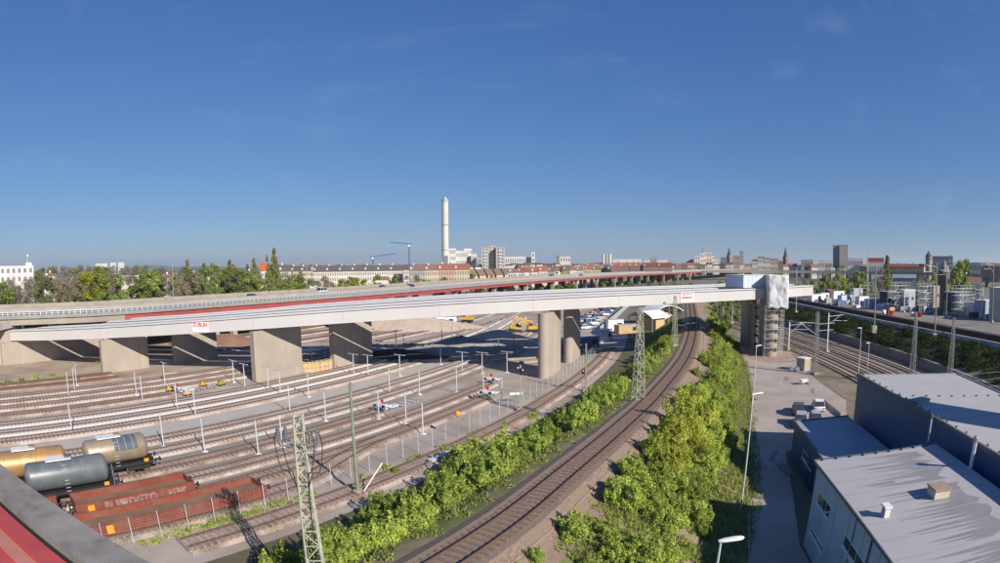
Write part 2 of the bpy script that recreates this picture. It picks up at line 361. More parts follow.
m = MB(); m.poly([yard(s, 34.3, .010) for s in range(-68, 21, 6)] + [yard(s, 43.0 - .05 * (s + 68), .010) for s in range(20, -69, -6)]); struct('pale_ballast_field', m, mat('pale_field', (.54, .51, .475), (.44, .41, .375), .95, .6, bump=.4, c3=(.40, .35, .30), s3=.12))
m = MB(); m.poly([yard(s, -4.7, -.045) for s in range(-60, 141, 8)] + [yard(s, -20, -.045) for s in range(140, -61, -8)]); struct('hedge_ground', m, M_soil)
# ------------------------------------------------------------------ tracks
SLP = MB(); SLP.box((0, 0, .09), (.26, 2.6, .16)); SL_W = SLP.mesh('sleeper', M_sleeper); SL_C = SLP.mesh('sleeper', M_sleeper_c); M_slm = mat('sleeper_old', (.235, .165, .125), (.165, .115, .09), .9, 4); SL_M = SLP.mesh('sleeper', M_slm)
RAILSEC = [(-.06, 0), (.06, 0), (.06, .03), (.035, .05), (.035, .15), (-.035, .15), (-.035, .05), (-.06, .03)]
def track(label, path, bed, sleeper='wood', single=(0, 0), bedsec=None, zb=0.0, group='tracks of the rail yard', step=.62, dense=True):
    """path = centre line at the height of the ballast top"""
    o = thing('railway_track', label, 'railway track', tuple(path[0]), group=group)
    b = MB(); b.sweep(path, bedsec or [(-1.75, -.17), (-1.36, .09), (1.36, .09), (1.75, -.17)], closed=False); b.build('ballast_bed', bed, o)
    for u in (-.75, .75):
        r = MB(); r.sweep(offset_path(path, u, .15), RAILSEC); ro = r.build('rail', M_rail, o)
        r = MB(); r.sweep(offset_path(path, u, .302), [(-.034, 0), (.034, 0), (.034, .012), (-.034, .012)]); r.build('rail_head', M_railtop, ro)
    sl = resample(path, step); rest = MB(); n0, n1 = single
    for k, (p, a) in enumerate(sl):
        if n0 <= k < n1: inst('sleeper', {'wood': SL_W, 'concrete': SL_C, 'old': SL_M}[sleeper], p, a, parent=o)
        elif dense: rest.box((p.x, p.y, p.z + .09), (.26, 2.6, .16), a)
    if rest.v: stuff(rest.build('sleeper_row', {'wood': M_sleeper, 'concrete': M_sleeper_c, 'old': M_slm}[sleeper], o))
    return o
def ypath(t, s0, s1, z=.12): return [yard(s, t, z) for s in np.arange(s0, s1 + .1, 3.0)]
def nidx(s0, s1): return int(s0 / .62), int(s1 / .62)
pA = [yard(s, 1.7 + 4.0 * (0 if s < -18 else (3 * ((s + 18) / 18) ** 2 - 2 * ((s + 18) / 18) ** 3)), .115) for s in np.arange(-58, .1, 2)]
track('rusty siding nearest the yard fence, under the front red wagon', pA, M_ballast_r, single=(0, 0))
track('second siding from the yard fence, ending at a buffer stop', ypath(5.9, -60, 24), M_ballast_r, single=nidx(44, 84))
track('third siding from the yard fence, running past the lattice mast to a buffer stop', ypath(10, -60, 33), M_ballast, 'wood', single=nidx(42, 90))
track('rust-stained siding that ends at the buffer stop beside the green pole', ypath(14.4, -60, 9), M_ballast_r, single=nidx(42, 69))
track('through track just behind the short rust-stained siding', ypath(19.4, -60, 132), M_ballast, 'concrete')
track('through track along the near side of the beige yard road', ypath(24.1, -60, 135), M_ballast, 'concrete')
track('through track along the far side of the beige yard road', ypath(32.6, -60, 138), M_ballast, 'concrete')
track('track in pale new ballast, nearer of the two white strips', ypath(36.7, -64, 140), M_ballast_w, 'concrete')
track('track in pale new ballast, farther of the two white strips', ypath(40.9, -64, 140), M_ballast_w, 'concrete')
track('siding that ends among the yellow track machines', ypath(46.6, -64, -6), M_ballast_r, dense=True)
for k, t in enumerate((51.2, 55.4, 59.6)):
    track('brown track of the far yard group, %s beyond the yellow machines' % nth(k), ypath(t, -68, 60), M_ballast, 'concrete')
for k, t in enumerate((66.5, 71.0)): track('disused rusty track in the dirt at the far left, %s one' % ('nearer' if k == 0 else 'farther'), ypath(t, -78, -8), mat('rust_dirt', (.33, .20, .14), (.24, .145, .10), .95, 2, bump=.5, c3=(.40, .30, .22), s3=.2), 'wood', dense=False)
# freight tracks beyond the bridges
for k, t in enumerate((48, 58, 66, 76, 86, 97)):
    track('distant freight track beyond the new bridge, %s from the near side' % nth(k), [yard(s, t - (s - 62) * .12, .12) for s in np.arange(62 if k < 3 else 20, 200, 6)], M_ballast, dense=False, group='freight tracks beyond the bridge')
# track outside the fence
track('overgrown track between the yard fence and the green hedge', [yard(s, -3.0 + .01 * max(0, s) * .6, .10) for s in np.arange(-30, 82, 3)], M_ballast_r, group='tracks outside the fence')
# ------------------------------------------------------------------ main curved line on its embankment
LP = [(425, 562), (500, 514.5), (560, 468), (617.5, 422), (655, 387.5), (684, 350), (691, 322), (690, 308)]
ZT = 4.55
lp = [G(*p, ZT + .3) for p in LP]; lp = [lp[0] + (lp[0] - lp[1]).normalized() * 9] + lp; lp.append(lp[-1] + (lp[-1] - lp[-2]).normalized() * 70)
MAIN = offset_path(smooth_path(lp, 2.5), .75); MAIN = [Vector((p.x, p.y, ZT)) for p in MAIN]
def side(k):                                              # gravel shoulder narrows with distance
    return 3.7
def toe(k): y = MAIN[k].y; return 13.6 - 2.6 * min(1, max(0, (y - 48) / 22))
m = MB(); m.sweep(MAIN, lambda k: [(-12, -ZT - .1), (-4.2, -.45), (-2.4, -.22), (2.4, -.22), (side(k) - 1.0, -.55), (side(k) + 1.5, -1.15), (toe(k), -ZT - .1)], closed=False)
struct('embankment', m, M_grassg, smooth=True)
track('curved single main line on top of the embankment', MAIN, M_gravel, 'old', (0, 118), bedsec=[(-3.1, -.42), (-1.75, .12), (1.75, .12), (3.4, -.66)], group='main line', dense=True)
m = MB(); m.sweep(MAIN, lambda k: [(2.5, -.17), (side(k) - 1.0, -.42), (side(k) + .5, -.86)], closed=False); struct('gravel_shoulder', m, M_gravel)
# ------------------------------------------------------------------ service road and right-hand corridor
left = [G(752, 437), G(753, 400), G(749, 376), G(744, 360), G(738, 346)]
rdl = [Vector((12.5, 16, 0)), G(750, 563)] + left
rdr = [G(790, 352), G(801, 367), G(822, 384), G(846, 400), Vector((41.5, 56, 0)), Vector((30.2, 51.8, 0)), Vector((21.2, 32.0, 0)), Vector((18, 16, 0))]
m = MB(); m.poly([(p.x, p.y, .012) for p in rdl + rdr]); struct('service_road', m, M_asph)
m = MB(); m.poly([(8, 12, .003), (11, 24, .003)] + [(p.x - 5.5, p.y + 1, .003) for p in left] + [(p.x + .1, p.y, .003) for p in reversed(rdl)]); struct('verge', m, M_grassg)
m = MB(); kerbp = [Vector((p.x, p.y, 0)) for p in rdl]
m.sweep(smooth_path(kerbp, 3), [(-.12, -.02), (.03, -.02), (.03, .11), (-.12, .11)]); struct('kerb', m, M_conc)
m = MB(); m.poly([(p.x, p.y, -.02) for p in (Vector((60, 30, 0)), Vector((50, 52, 0)), Vector((41, 58, 0)), G(846, 399), G(822, 383.5), G(801, 366.5), G(788, 350), Vector((58, 190, 0)), Vector((110, 200, 0)), Vector((92, 140, 0)), Vector((86, 100, 0)), Vector((80, 60, 0)), Vector((74, 30, 0)))])
struct('corridor_ground', m, mat('corridor_dirt', (.30, .235, .185), (.21, .165, .13), .95, .6, bump=.5, c3=(.16, .15, .08), s3=.16))
RA = smooth_path([(80, 205, .12), (77, 157, .12), (73.4, 123, .12), (69, 94, .12), (63.5, 70, .12), (56, 46, .12)], 3)
for k, (u, lb) in enumerate(((4.5, 'low-level siding nearest the service road'), (0.0, 'low-level track, second from the service road'), (-4.5, 'low-level track, third from the service road'), (-9.8, 'low-level track at the foot of the retaining wall'))):
    track(lb, offset_path(RA, u), mat('ballast_dark', (.27, .205, .16), (.17, .13, .10), .95, 4, bump=.8, c3=(.22, .17, .13), s3=.3, bscale=14), 'wood', group='tracks of the right-hand cutting')
# retaining wall and shrub slope
RW = offset_path(RA, -14.2, -.12)
w_ = thing('retaining_wall', 'long dark grey retaining wall below the ivy slope', 'wall', tuple(RW[0]))
m = MB(); m.sweep(RW, [(-.25, 0), (.25, 0), (.25, 1.7), (-.25, 1.7)]); wo = m.build('wall_face', M_conc_d, w_)
m = MB(); m.sweep(RW, [(-.32, 1.70), (.32, 1.70), (.32, 1.85), (-.32, 1.85)]); m.build('wall_coping', mat('coping_dark', (.36, .35, .33), (.30, .29, .27), .9, 1), w_)
UP = smooth_path([(112, 215, 5), (104.8, 168.5, 5), (99.5, 132, 5), (97, 110, 5), (94.8, 89, 5), (93.2, 72, 5), (91, 50, 5)], 3)
SLOPE = []
m = MB(); nA = 40
for k in range(nA):
    a = RW[int(k * (len(RW) - 1) / (nA - 1))]; b = UP[int(k * (len(UP) - 1) / (nA - 1))]; SLOPE.append((Vector((a.x + .2, a.y, 1.6)), Vector((b.x, b.y, 4.7))))
for (a, b), (c, d) in zip(SLOPE[:-1], SLOPE[1:]): m.quad(a, c, d, b)
struct('ivy_slope', m, M_soil)
m = MB(); m.sweep(UP, [(0, -.6), (0, 0), (-14, 0), (-40, -.2), (-62, -5.2)], closed=False); struct('upper_railway_ground', m, mat('upper_ground', (.30, .265, .23), (.22, .19, .165), .95, .4, c3=(.17, .155, .13), s3=.1))
uw = thing('track_parapet', 'pale concrete edge wall of the raised railway above the ivy slope', 'wall', tuple(UP[0]))
pts = resample(UP, 6.0)
for (p, a), (q, b) in zip(pts[:-1], pts[1:]):
    mm = MB(); mm.sweep([p, p + (q - p) * .992], [(-.02, -.75), (.3, -.75), (.3, .55), (-.02, .55)]); mm.build('wall_panel', mat('edge_wall', (.46, .46, .48), (.40, .40, .42), .85, .4), uw)
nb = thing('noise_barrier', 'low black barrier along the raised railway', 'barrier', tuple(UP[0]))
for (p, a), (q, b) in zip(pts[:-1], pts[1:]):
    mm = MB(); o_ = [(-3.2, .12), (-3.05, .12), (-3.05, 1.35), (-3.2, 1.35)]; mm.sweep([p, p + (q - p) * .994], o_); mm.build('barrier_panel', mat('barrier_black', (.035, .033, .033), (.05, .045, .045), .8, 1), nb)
for k, u in enumerate((-5.6, -10.0)):
    track('raised railway track behind the black barrier, %s one' % ('nearer' if k == 0 else 'farther'), offset_path(UP, u, .17), M_ballast_r, 'concrete', group='raised railway tracks', dense=False)

# patches, covers and a reddish gravel apron on the service road
m = MB(); m.poly([(p.x, p.y, .016) for p in (G(744, 357), G(742, 349), G(778, 349), G(792, 355), G(797, 362), G(770, 364))]); struct('gravel_apron', m, mat('apron', (.36, .25, .19), (.29, .20, .155), .95, 1.2, bump=.5, c3=(.40, .31, .25), s3=.5))
RD = random.Random(9); sr_o = bpy.data.objects['service_road']
def road_patch(pts, mt, nm, z): mm = MB(); mm.poly([(q.x, q.y, z) for q in pts]); return mm.build(nm, mt, sr_o)
M_patch = mat('asphalt_patch', (.26, .225, .205), (.22, .19, .175), .95, 1.0); M_patch2 = mat('asphalt_pale_patch', (.42, .375, .34), (.37, .33, .30), .95, 1.0); M_crack = mat('road_crack', (.13, .115, .10), (.10, .09, .08), .95, 2)
for k in range(16):
    a = Vector((RD.uniform(24, 52), 0, 0)); a.y = 42 + (a.x - 24) * 1.55 + RD.uniform(-6, 8); L, W = RD.uniform(.8, 4), RD.uniform(.5, 1.4); an = RD.uniform(.9, 1.4); d = Vector((math.cos(an), math.sin(an), 0)); n = Vector((-d.y, d.x, 0))
    road_patch([a, a + d * L + n * .1, a + d * L + n * W, a + n * W * .9], RD.choice([M_patch, M_patch2]), 'patch', .0165 + .0006 * k)
for k in range(9):
    a = Vector((26 + 3.2 * k, 47 + 5.0 * k + RD.uniform(-2, 2), 0)); pts = [a]; d = Vector((.9, RD.uniform(-.35, .1), 0))
    for j in range(6): pts.append(pts[-1] + d * 1.4 + Vector((RD.uniform(-.2, .2), RD.uniform(-.3, .3), 0)))
    road_patch(pts + [q + Vector((0, .07, 0)) for q in reversed(pts)], M_crack, 'crack', .030 + .0004 * k)
for px, py in ((779.5, 446.5), (768, 454)): p = G(px, py); mm = MB(); mm.lathe((p.x, p.y, .03), [(.33, 0), (.33, .012)], 14); mm.build('manhole_cover', M_galv_d, sr_o)
# ================================================================== new white bridges
B1 = smooth_path([(-108.6, 86, 4.97), (-93, 87.1, 5.75), (-77.9, 88.3, 6.65), (-65, 89.2, 7.5), (-53.6, 90.1, 8.3), (-43.4, 90.8, 9.05), (-25.5, 93.6, 10.2), (-8.5, 96.2, 11.1), (0, 97.5, 11.45), (18, 101.6, 11.9), (39.6, 107.4, 12.15), (57, 112, 12.3), (64.6, 114, 12.45), (72.7, 116.2, 12.6)], 3)
def text_mesh(txt, size, m, bold=0.0):
    cu = bpy.data.curves.new('lettering', 'FONT'); cu.body = txt; cu.size = size; cu.align_x = 'CENTER'; cu.align_y = 'CENTER'; cu.resolution_u = 3
    if bold is None: cu.fill_mode = 'NONE'; cu.bevel_depth = .024; cu.bevel_resolution = 0
    else: cu.extrude = .01; cu.offset = bold
    o = bpy.data.objects.new('lettering', cu); COL.objects.link(o); dg = bpy.context.evaluated_depsgraph_get()
    me = bpy.data.meshes.new_from_object(o.evaluated_get(dg)); bpy.data.objects.remove(o); me.materials.clear(); me.materials.append(m); return me
def girder(parent, path, u0, u1, depth, nm):
    m = MB(); m.sweep(path, [(u0 + .25, 0), (u1 - .25, 0), (u1 - .25, depth - .16), (u1, depth - .16), (u1, depth), (u0, depth), (u0, depth - .16), (u0 + .25, depth - .16)])
    o = m.build(nm, M_white, parent)
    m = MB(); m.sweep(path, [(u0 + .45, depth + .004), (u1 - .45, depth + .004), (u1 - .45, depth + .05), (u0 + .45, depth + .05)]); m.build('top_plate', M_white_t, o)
    m = MB(); m.sweep(path, [(u1 - .22, .001), (u1 - .19, .001), (u1 - .19, .12), (u1 - .22, .12)]); m.build('bottom_flange', M_white, o)
    for p, a in resample(path, 16.5)[1:]:
        m = MB(); m.box((p.x, p.y, p.z + depth / 2 - .05), (.05, .03, depth - .3), a); so = m.build('weld_seam', M_seam, o)
        so.location = (math.sin(a) * (u1 - .245), -math.cos(a) * (u1 - .245), 0)
    return o
br1 = thing('new_bridge', 'new white steel bridge without deck, the nearer one crossing the whole rail yard', 'bridge', tuple(B1[0]))
br2 = thing('new_bridge', 'second new white bridge, mostly hidden right behind the nearer one', 'bridge', tuple(B1[0]))
girder(br1, B1, -3.1, 0, 2.25, 'box_girder'); girder(br1, B1, -10.0, -6.9, 2.25, 'box_girder')
B2 = offset_path([p for p in B1 if p.x > -88], -15.2)
girder(br2, B2, -3.1, 0, 2.25, 'box_girder'); girder(br2, B2, -10.0, -6.9, 2.25, 'box_girder')
# site handrails and bits of kit on the girder tops
m = MB()
for p, a in resample(offset_path(B1, -2.9, 2.3), 3.0)[2:]: m.bar(p, p + Vector((0, 0, .28)), .05)
stuff(m.build('edge_stub', M_galv_d, br1))
def z1(x):                                                 # soffit height at x along the near bridge
    for a, b in zip(B1[:-1], B1[1:]):
        if a.x <= x <= b.x: return a.z + (b.z - a.z) * (x - a.x) / (b.x - a.x)
    return B1[-1].z
def wall_pier(br, near, length, thick, rounded, ang=None, dz=.06):
    a = ang if ang is not None else yard_angle(20); d = Vector((math.cos(a), math.sin(a), 0)); n = Vector((-d.y, d.x, 0))
    p0 = Vector((near.x, near.y, 0)); p1 = p0 + d * length; pts = []
    if rounded:
        c0, c1 = p0 + d * thick / 2, p1 - d * thick / 2
        for k in range(13): th = math.pi / 2 + math.pi * k / 12; pts.append(c0 + d * (math.cos(th) * thick / 2) + n * (math.sin(th) * thick / 2))
        for k in range(13): th = -math.pi / 2 + math.pi * k / 12; pts.append(c1 + d * (math.cos(th) * thick / 2) + n * (math.sin(th) * thick / 2))
    else: pts = [p0 + n * thick / 2, p0 - n * thick / 2, p1 - n * thick / 2, p1 + n * thick / 2]
    m = MB(); zt = [z1(q.x) - dz - .22 for q in pts]; m.prism([(q.x, q.y) for q in pts], -.3, zt); o = m.build('pier', M_conc, br, smooth=rounded)
    nn = 5
    if not rounded:
        for k in range(1, nn):                             # shutter board joints as shallow raised fins
            q = p0 + d * (length * k / nn) - n * (thick / 2 + .004); m = MB(); m.box((q.x, q.y, (zt[0] - .1) / 2), (.03, .02, zt[0] - .1), a); m.build('shutter_joint', mat('joint', (.40, .36, .30), (.36, .33, .28), .9, 2), o)
    for f in (.25, .7):
        q = p0 + d * (length * f); zz = z1(q.x) - .22; m = MB(); m.box((q.x, q.y, zz + .05), (.8, .8, .3), a); m.build('bearing', M_conc_d, o)
    return o
YA = yard_angle(14)
for px, py, L, th, rd in ((101.5, 372.8, 11.2, 1.2, False), (252.5, 381.3, 11.3, 1.2, False), (536.5, 378.2, 9.2, 1.9, True)):
    p = G(px, py); wall_pier(br1, p + Vector((math.sin(YA), -math.cos(YA), 0)) * th / 2, L, th, rd, yard_angle(45) if rd else YA)
for px, py, L, th, rd in ((173.5, 364.2, 11.2, 1.2, False), (330.5, 369.2, 11.3, 1.2, False), (562.5, 362.8, 9.2, 1.9, True)):
    p = G(px, py); wall_pier(br2, p + Vector((math.sin(YA), -math.cos(YA), 0)) * th / 2, L, th, rd, yard_angle(60) if rd else YA)
# abutment at the left
ab = thing('abutment', 'pale concrete abutment at the far left end of the white bridge', 'abutment', (-110, 84, 0))
d = Vector((math.cos(YA), math.sin(YA), 0)); n = Vector((-d.y, d.x, 0))
p0 = Vector((-107.6, 83.0, 0)); p1 = p0 + d * 34
m = MB(); m.prism([(p0 + n * 1.6).to_2d(), p0.to_2d(), p1.to_2d(), (p1 + n * 1.6).to_2d()], -.3, [4.75, 4.75, 5.7, 5.7]); m.build('bearing_wall', M_conc, ab)
q0 = p0 - d * 9; m = MB(); m.prism([(q0 + n * 2.6).to_2d(), (q0 + n * .6).to_2d(), (p0 + n * 1.62 + d * 3).to_2d(), (p0 + n * 3.4 + d * 3).to_2d()], -.3, 7.25); m.build('wing_wall', M_conc, ab)
m = MB(); m.prism([(p0 + n * 1.65 + d * 3.02).to_2d(), (p1 + n * 1.65).to_2d(), (p1 + n * 3.2).to_2d(), (p0 + n * 3.2 + d * 3.02).to_2d()], -.3, [7.2, 8.1, 8.1, 7.2]); m.build('back_wall', M_conc, ab)
for k in range(1, 6):
    q = p0 + d * (6 * k) - n * .005; m = MB(); m.box((q.x, q.y, 2.3), (.04, .02, 4.4), YA); m.build('shutter_joint', MATS['joint'], ab)
# signs on the near girder
def banner(px0, px1, py0, py1, label, lines):
    pc = (px0 + px1) / 2; best = min(B1, key=lambda p: abs(pixof(p)[0] - pc)); i = B1.index(best); dd = (B1[i + 1] - B1[i - 1]); a = math.atan2(dd.y, dd.x)
    D = math.hypot(best.x, best.y); wdt = (px1 - px0) / F * D * 1.12; zt, zb = hz(pc, py0, D), hz(pc, py1, D)
    c = Vector((best.x, best.y, 0)) + Vector((math.sin(a), -math.cos(a), 0)) * -.19
    o = thing('banner', label, 'banner', (c.x, c.y, (zt + zb) / 2), a, local=True)
    m = MB(); m.box((0, -.03, 0), (wdt, .04, zt - zb)); m.build('panel', M_signw, o)
    for txt, size, y, mt, sx, bold in lines:
        if not txt: m = MB(); m.box((0, -.062, y), (size, .012, sx)); m.build('print_line', mt, o); continue
        me = text_mesh(txt, size, mt, bold); t = bpy.data.objects.new('lettering', me); COL.objects.link(t); t.parent = o; t.rotation_euler = (math.pi / 2, 0, 0); t.location = (0, -.062, y); t.scale = (sx, 1, 1)
M_printl = mat('print_grey', (.42, .42, .45), (.42, .42, .45), .7, 1); M_grtxt = mat('text_grey', (.25, .25, .27), (.25, .25, .27), .7, 1)
banner(197, 213.5, 321.8, 332.0, 'white banner with red lettering on the left part of the white bridge', [('ZÜBLIN', 1.02, .38, M_signr, .88, .03), ('', 2.3, -.34, M_printl, .09, 0), ('', 2.5, -.66, M_printl, .08, 0)])
banner(683.8, 698.2, 292.2, 302.2, 'white banner with red and dark lettering above the curved main line', [('MADE IN', .58, .55, M_grtxt, 1.1, .02), ('GERMANY', .62, -.1, M_signr, 1.0, .025), ('', .7, -.74, M_printl, .12, 0)])

# ------------------------------------------------------------------ tower pier with scaffolding at the right
tp = G(771, 356.8); ta = math.radians(72); td = Vector((math.cos(ta), math.sin(ta), 0)); tn = Vector((-td.y, td.x, 0))
wall_pier(br1, tp - td * .2, 12.0, 3.0, True, ta)
tq = G(752, 350.5); wall_pier(br2, tq + td * 3.0, 11.0, 3.0, True, ta)
def scaffold(label, c, ax, nx, ny, nzl, bx=2.2, by=1.0, hz_=2.0, hole=True):
    o = thing('scaffold', label, 'scaffold', (c.x, c.y, 0)); ay = Vector((-ax.y, ax.x, 0)); std = MB(); led = MB(); brd = MB()
    for i in range(nx + 1):
        for j in range(ny + 1):
            if hole and 0 < i < nx and 0 < j < ny: continue
            p = c + ax * (bx * (i - nx / 2)) + ay * (by * (j - ny / 2)); std.tube(p, p + Vector((0, 0, nzl * hz_ + 1)), .035, n=6)
    for k in range(1, nzl + 1):
        z = Vector((0, 0, k * hz_))
        for j in (0, ny):
            a = c - ax * (bx * nx / 2) + ay * (by * (j - ny / 2)) + z; b = a + ax * bx * nx; led.tube(a, b, .03, n=6); led.tube(a + Vector((0, 0, .9)), b + Vector((0, 0, .9)), .025, n=6)
        for i in (0, nx):
            a = c + ax * (bx * (i - nx / 2)) - ay * (by * ny / 2) + z; b = a + ay * by * ny; led.tube(a, b, .03, n=6); led.tube(a + Vector((0, 0, .9)), b + Vector((0, 0, .9)), .025, n=6)
        for j in (0, ny - 1):
            a = c + ay * (by * (j + .5 - ny / 2)) + z; brd.box((a.x, a.y, a.z - .04), (bx * nx, by * .8, .05), math.atan2(ax.y, ax.x))
        a = c - ax * (bx * nx / 2) - ay * (by * ny / 2) + z - Vector((0, 0, hz_)); b = c - ax * (bx * (nx / 2 - 1)) - ay * (by * ny / 2) + z; led.tube(a, b, .025, n=6)
    std.build('standard', M_galv, o); led.build('ledger', M_galv, o); brd.build('boards', mat('scaffold_board', (.42, .38, .32), (.34, .30, .25), .9, 2), o); return o
scaffold('tall tube scaffold round the near end of the wrapped tower pier', tp + td * 1.2 + Vector((.4, 0, 0)), Vector((td.y, -td.x, 0)), 2, 4, 5, 2.1, 1.1)
scaffold('tube scaffold stair tower on the left flank of the tower pier', tp + td * 5.5 + tn * 3.0, td, 2, 1, 5, 2.0, 1.4)
# wrapping sheet over the pier head
def wrap_sheet(label, pts, z0, z1_, seed, nm='tarpaulin'):
    m = MB(); r = np.random.default_rng(seed); nz = 14; path = []
    for a, b in zip(pts[:-1], pts[1:]):
        k = max(2, int((b - a).length / .25))
        for j in range(k): path.append(a + (b - a) * (j / k))
    path.append(pts[-1]); grid = []; nz = 26; ph = r.random(8) * 6.3
    for i_, p in enumerate(path):
        row = []; q0 = path[max(0, i_ - 1)]; q1 = path[min(len(path) - 1, i_ + 1)]; tn_ = (q1 - q0).normalized(); nr = Vector((tn_.y, -tn_.x, 0)); s_ = i_ * .25
        for k in range(nz + 1):
            f = k / nz; z = z0 + (z1_ - z0) * f; dsp = .22 * noise.noise(Vector((s_ * .9 + ph[0], z * .55, ph[1]))) + .22 * abs(noise.noise(Vector((s_ * 1.3 - z * .8, z * .5 + s_ * .6, ph[2])))) + .12 * noise.noise(Vector((s_ * 4, z * 3, ph[3])))
            row.append((p.x + nr.x * dsp, p.y + nr.y * dsp, z + (.25 * math.sin(3 * s_ + ph[3]) if k == 0 else 0)))
        grid.append(row)
    for a, b in zip(grid[:-1], grid[1:]):
        for k in range(nz): m.quad(a[k], b[k], b[k + 1], a[k + 1])
    o = m.build(nm, M_tarp, None, True); tag(o, label, 'tarpaulin'); wl = o.modifiers.new('join', 'WELD'); wl.merge_threshold = .002; sd = o.modifiers.new('thickness', 'SOLIDIFY'); sd.thickness = .03; return o
D_t = math.hypot(tp.x, tp.y)
zt_, zb_ = hz(780, 275, D_t), hz(780, 308, D_t)
e = Vector((td.y, -td.x, 0)); c0 = tp - td * 1.4 + Vector((1.1, 0, 0))
wrap_sheet('crumpled white plastic sheet wrapped round the head of the tower pier', [c0 - e * 2.3 + td * 5, c0 - e * 2.3, c0 + e * 2.3, c0 + e * 2.3 + td * 5], zb_, zt_, 3)
hc = c0 + td * 6.2 - e * 5.5; hut = thing('site_shelter', 'long pale grey boxed shelter standing on top of the white bridge', 'shelter', (hc.x, hc.y, zt_ - 2.75))
ba = math.atan2(13.5, 51); m = MB(); m.box((hc.x, hc.y, zt_ - 1.45), (9.6, 6.5, 2.6), ba); m.build('shell', M_lblue, hut)
for k in range(9):
    q = hc + Vector((math.cos(ba), math.sin(ba), 0)) * (-4.4 + 1.1 * k) + Vector((math.sin(ba), -math.cos(ba), 0)) * 3.28; m = MB(); m.box((q.x, q.y, zt_ - 1.45), (.08, .06, 2.5), ba); m.build('rib', M_lamp, hut)
m = MB(); m.box((hc.x, hc.y, zt_ - .09), (9.8, 6.7, .1), ba); m.build('roof_sheet', M_tarp, hut)

# ================================================================== old elevated road with red girders
ZV = 10.0
NE = [(-40, 321), (0, 318.5), (60, 316), (125, 312.8), (250, 303.5), (375, 294), (500, 283.5), (570, 278.2), (635, 274.2), (690, 271.8), (722, 270.4)]
ne = [G(*p, ZV) for p in NE]
VW = 36.0
VP = smooth_path([Vector((-150, 52, ZV)), Vector((-124, 74, ZV))] + ne[2:] + [ne[-1] + (ne[-1] - ne[-2]).normalized() * 300], 6)
via = thing('elevated_road', 'long old elevated road on red steel girders behind the new bridge', 'viaduct', (VP[0].x, VP[0].y, 0))
m = MB(); m.sweep(VP, [(-VW, -.35), (0, -.35), (0, 0), (-VW, 0)]); m.build('deck', M_asph_v, via)
iv0 = next(k for k, p in enumerate(VP) if p.y > 60 and pixof(p)[0] > 118)
for pth, mt_ in ((VP[iv0:], M_red), (VP[:iv0 + 1], M_par)): m = MB(); m.sweep(pth, [(-.8, -1.75), (-.45, -1.75), (-.45, -.36), (-.8, -.36)]); m.build('edge_girder', mt_, via)
m = MB(); m.sweep(VP, [(-VW + .5, -1.95), (-VW + .9, -1.95), (-VW + .9, -.36), (-VW + .5, -.36)]); m.build('edge_girder', M_red, via)
for u in (-9, -16, -24, -30):
    m = MB(); m.sweep(VP, [(u - .3, -1.9), (u + .3, -1.9), (u + .3, -.36), (u - .3, -.36)]); m.build('inner_girder', mat('girder_shade', (.30, .28, .26), (.25, .23, .21), .8, .5), via)
m = MB(); m.sweep(VP, [(-.35, .004), (.06, .004), (.06, .35), (-.35, .35)]); m.build('kerb_beam', M_par, via)
m = MB(); m.sweep(VP, [(-VW - .05, .004), (-VW + .4, .004), (-VW + .4, 1.15), (-VW - .05, 1.15)]); m.build('far_parapet', M_par, via)
m = MB(); m.sweep(VP, [(-VW / 2 - .35, .004), (-VW / 2 + .35, .004), (-VW / 2 + .12, .95), (-VW / 2 - .12, .95)]); m.build('median_barrier', M_par, via)
m = MB(); m.sweep(VP, [(-.19, 1.12), (-.05, 1.12), (-.05, 1.26), (-.19, 1.26)]); m.sweep(VP, [(-.14, .72), (-.10, .72), (-.10, .78), (-.14, .78)]); m.build('hand_rail', M_galv, via)
m = MB()
for p, a in resample(offset_path(VP, -.12), 1.5): m.box((p.x, p.y, p.z + .72), (.16, .06, .8), a)
stuff(m.build('railing_posts', M_galv, via))
for u in (-4.2, -8, -12, -22, -26.5, -31):
    m = MB()
    for k, (p, a) in enumerate(resample(offset_path(VP, u), 8.0)): m.box((p.x, p.y, p.z + .004 + .004), (3.6, .16, .006), a)
    stuff(m.build('lane_marking', mat('paint_white', (.75, .75, .73), (.68, .68, .66), .7, 2), via))
for k, (p, a) in enumerate(resample(VP, 40.0)[1:19]):
    d = Vector((math.cos(a), math.sin(a), 0)); nn = Vector((-d.y, d.x, 0))
    for u in (2.6, 12, 23, 33):
        q = p + nn * u; m = MB(); m.box((q.x, q.y, 3.7), (1.4, 2.6 if u > 3 else 2.0, 7.5), a); po = m.build('column', M_conc, via)
    for u in (2.6, 33):
        q = p + nn * u; m = MB(); m.box((q.x, q.y, 7.74), (1.7, 3.2, .52), a); m.build('bearing_block', M_red, via)
# ramp with pale parapet at the far left
rp_ = thing('ramp_wall', 'pale concrete parapet of the ramp at the far left above the bridge abutment', 'ramp', (-92, 92, 0))
ra, rb = G(-30, 333, 8.6), G(57, 314, 8.6)
m = MB(); m.sweep([ra, rb], [(-.3, -.9), (.15, -.9), (.15, .75), (-.3, .75)]); m.build('parapet', mat('parapet_pale', (.60, .55, .49), (.5, .46, .41), .9, .4), rp_)
m = MB(); m.sweep([ra, rb], [(-9, -1.1), (-.32, -1.1), (-.32, -.6), (-9, -.6)]); m.build('ramp_slab', M_asph_v, rp_)
m = MB(); m.box((rb.x, rb.y, 8.6), (1.6, 1.4, 2.4), .4); m.build('end_block', MATS['parapet_pale'], rp_)
for f in (.35, .6, .85):
    q = ra + (rb - ra) * f; m = MB(); m.box((q.x - 4, q.y + 3, 3.7), (1.2, 1.2, 7.4), .4); m.build('column', M_conc, rp_)
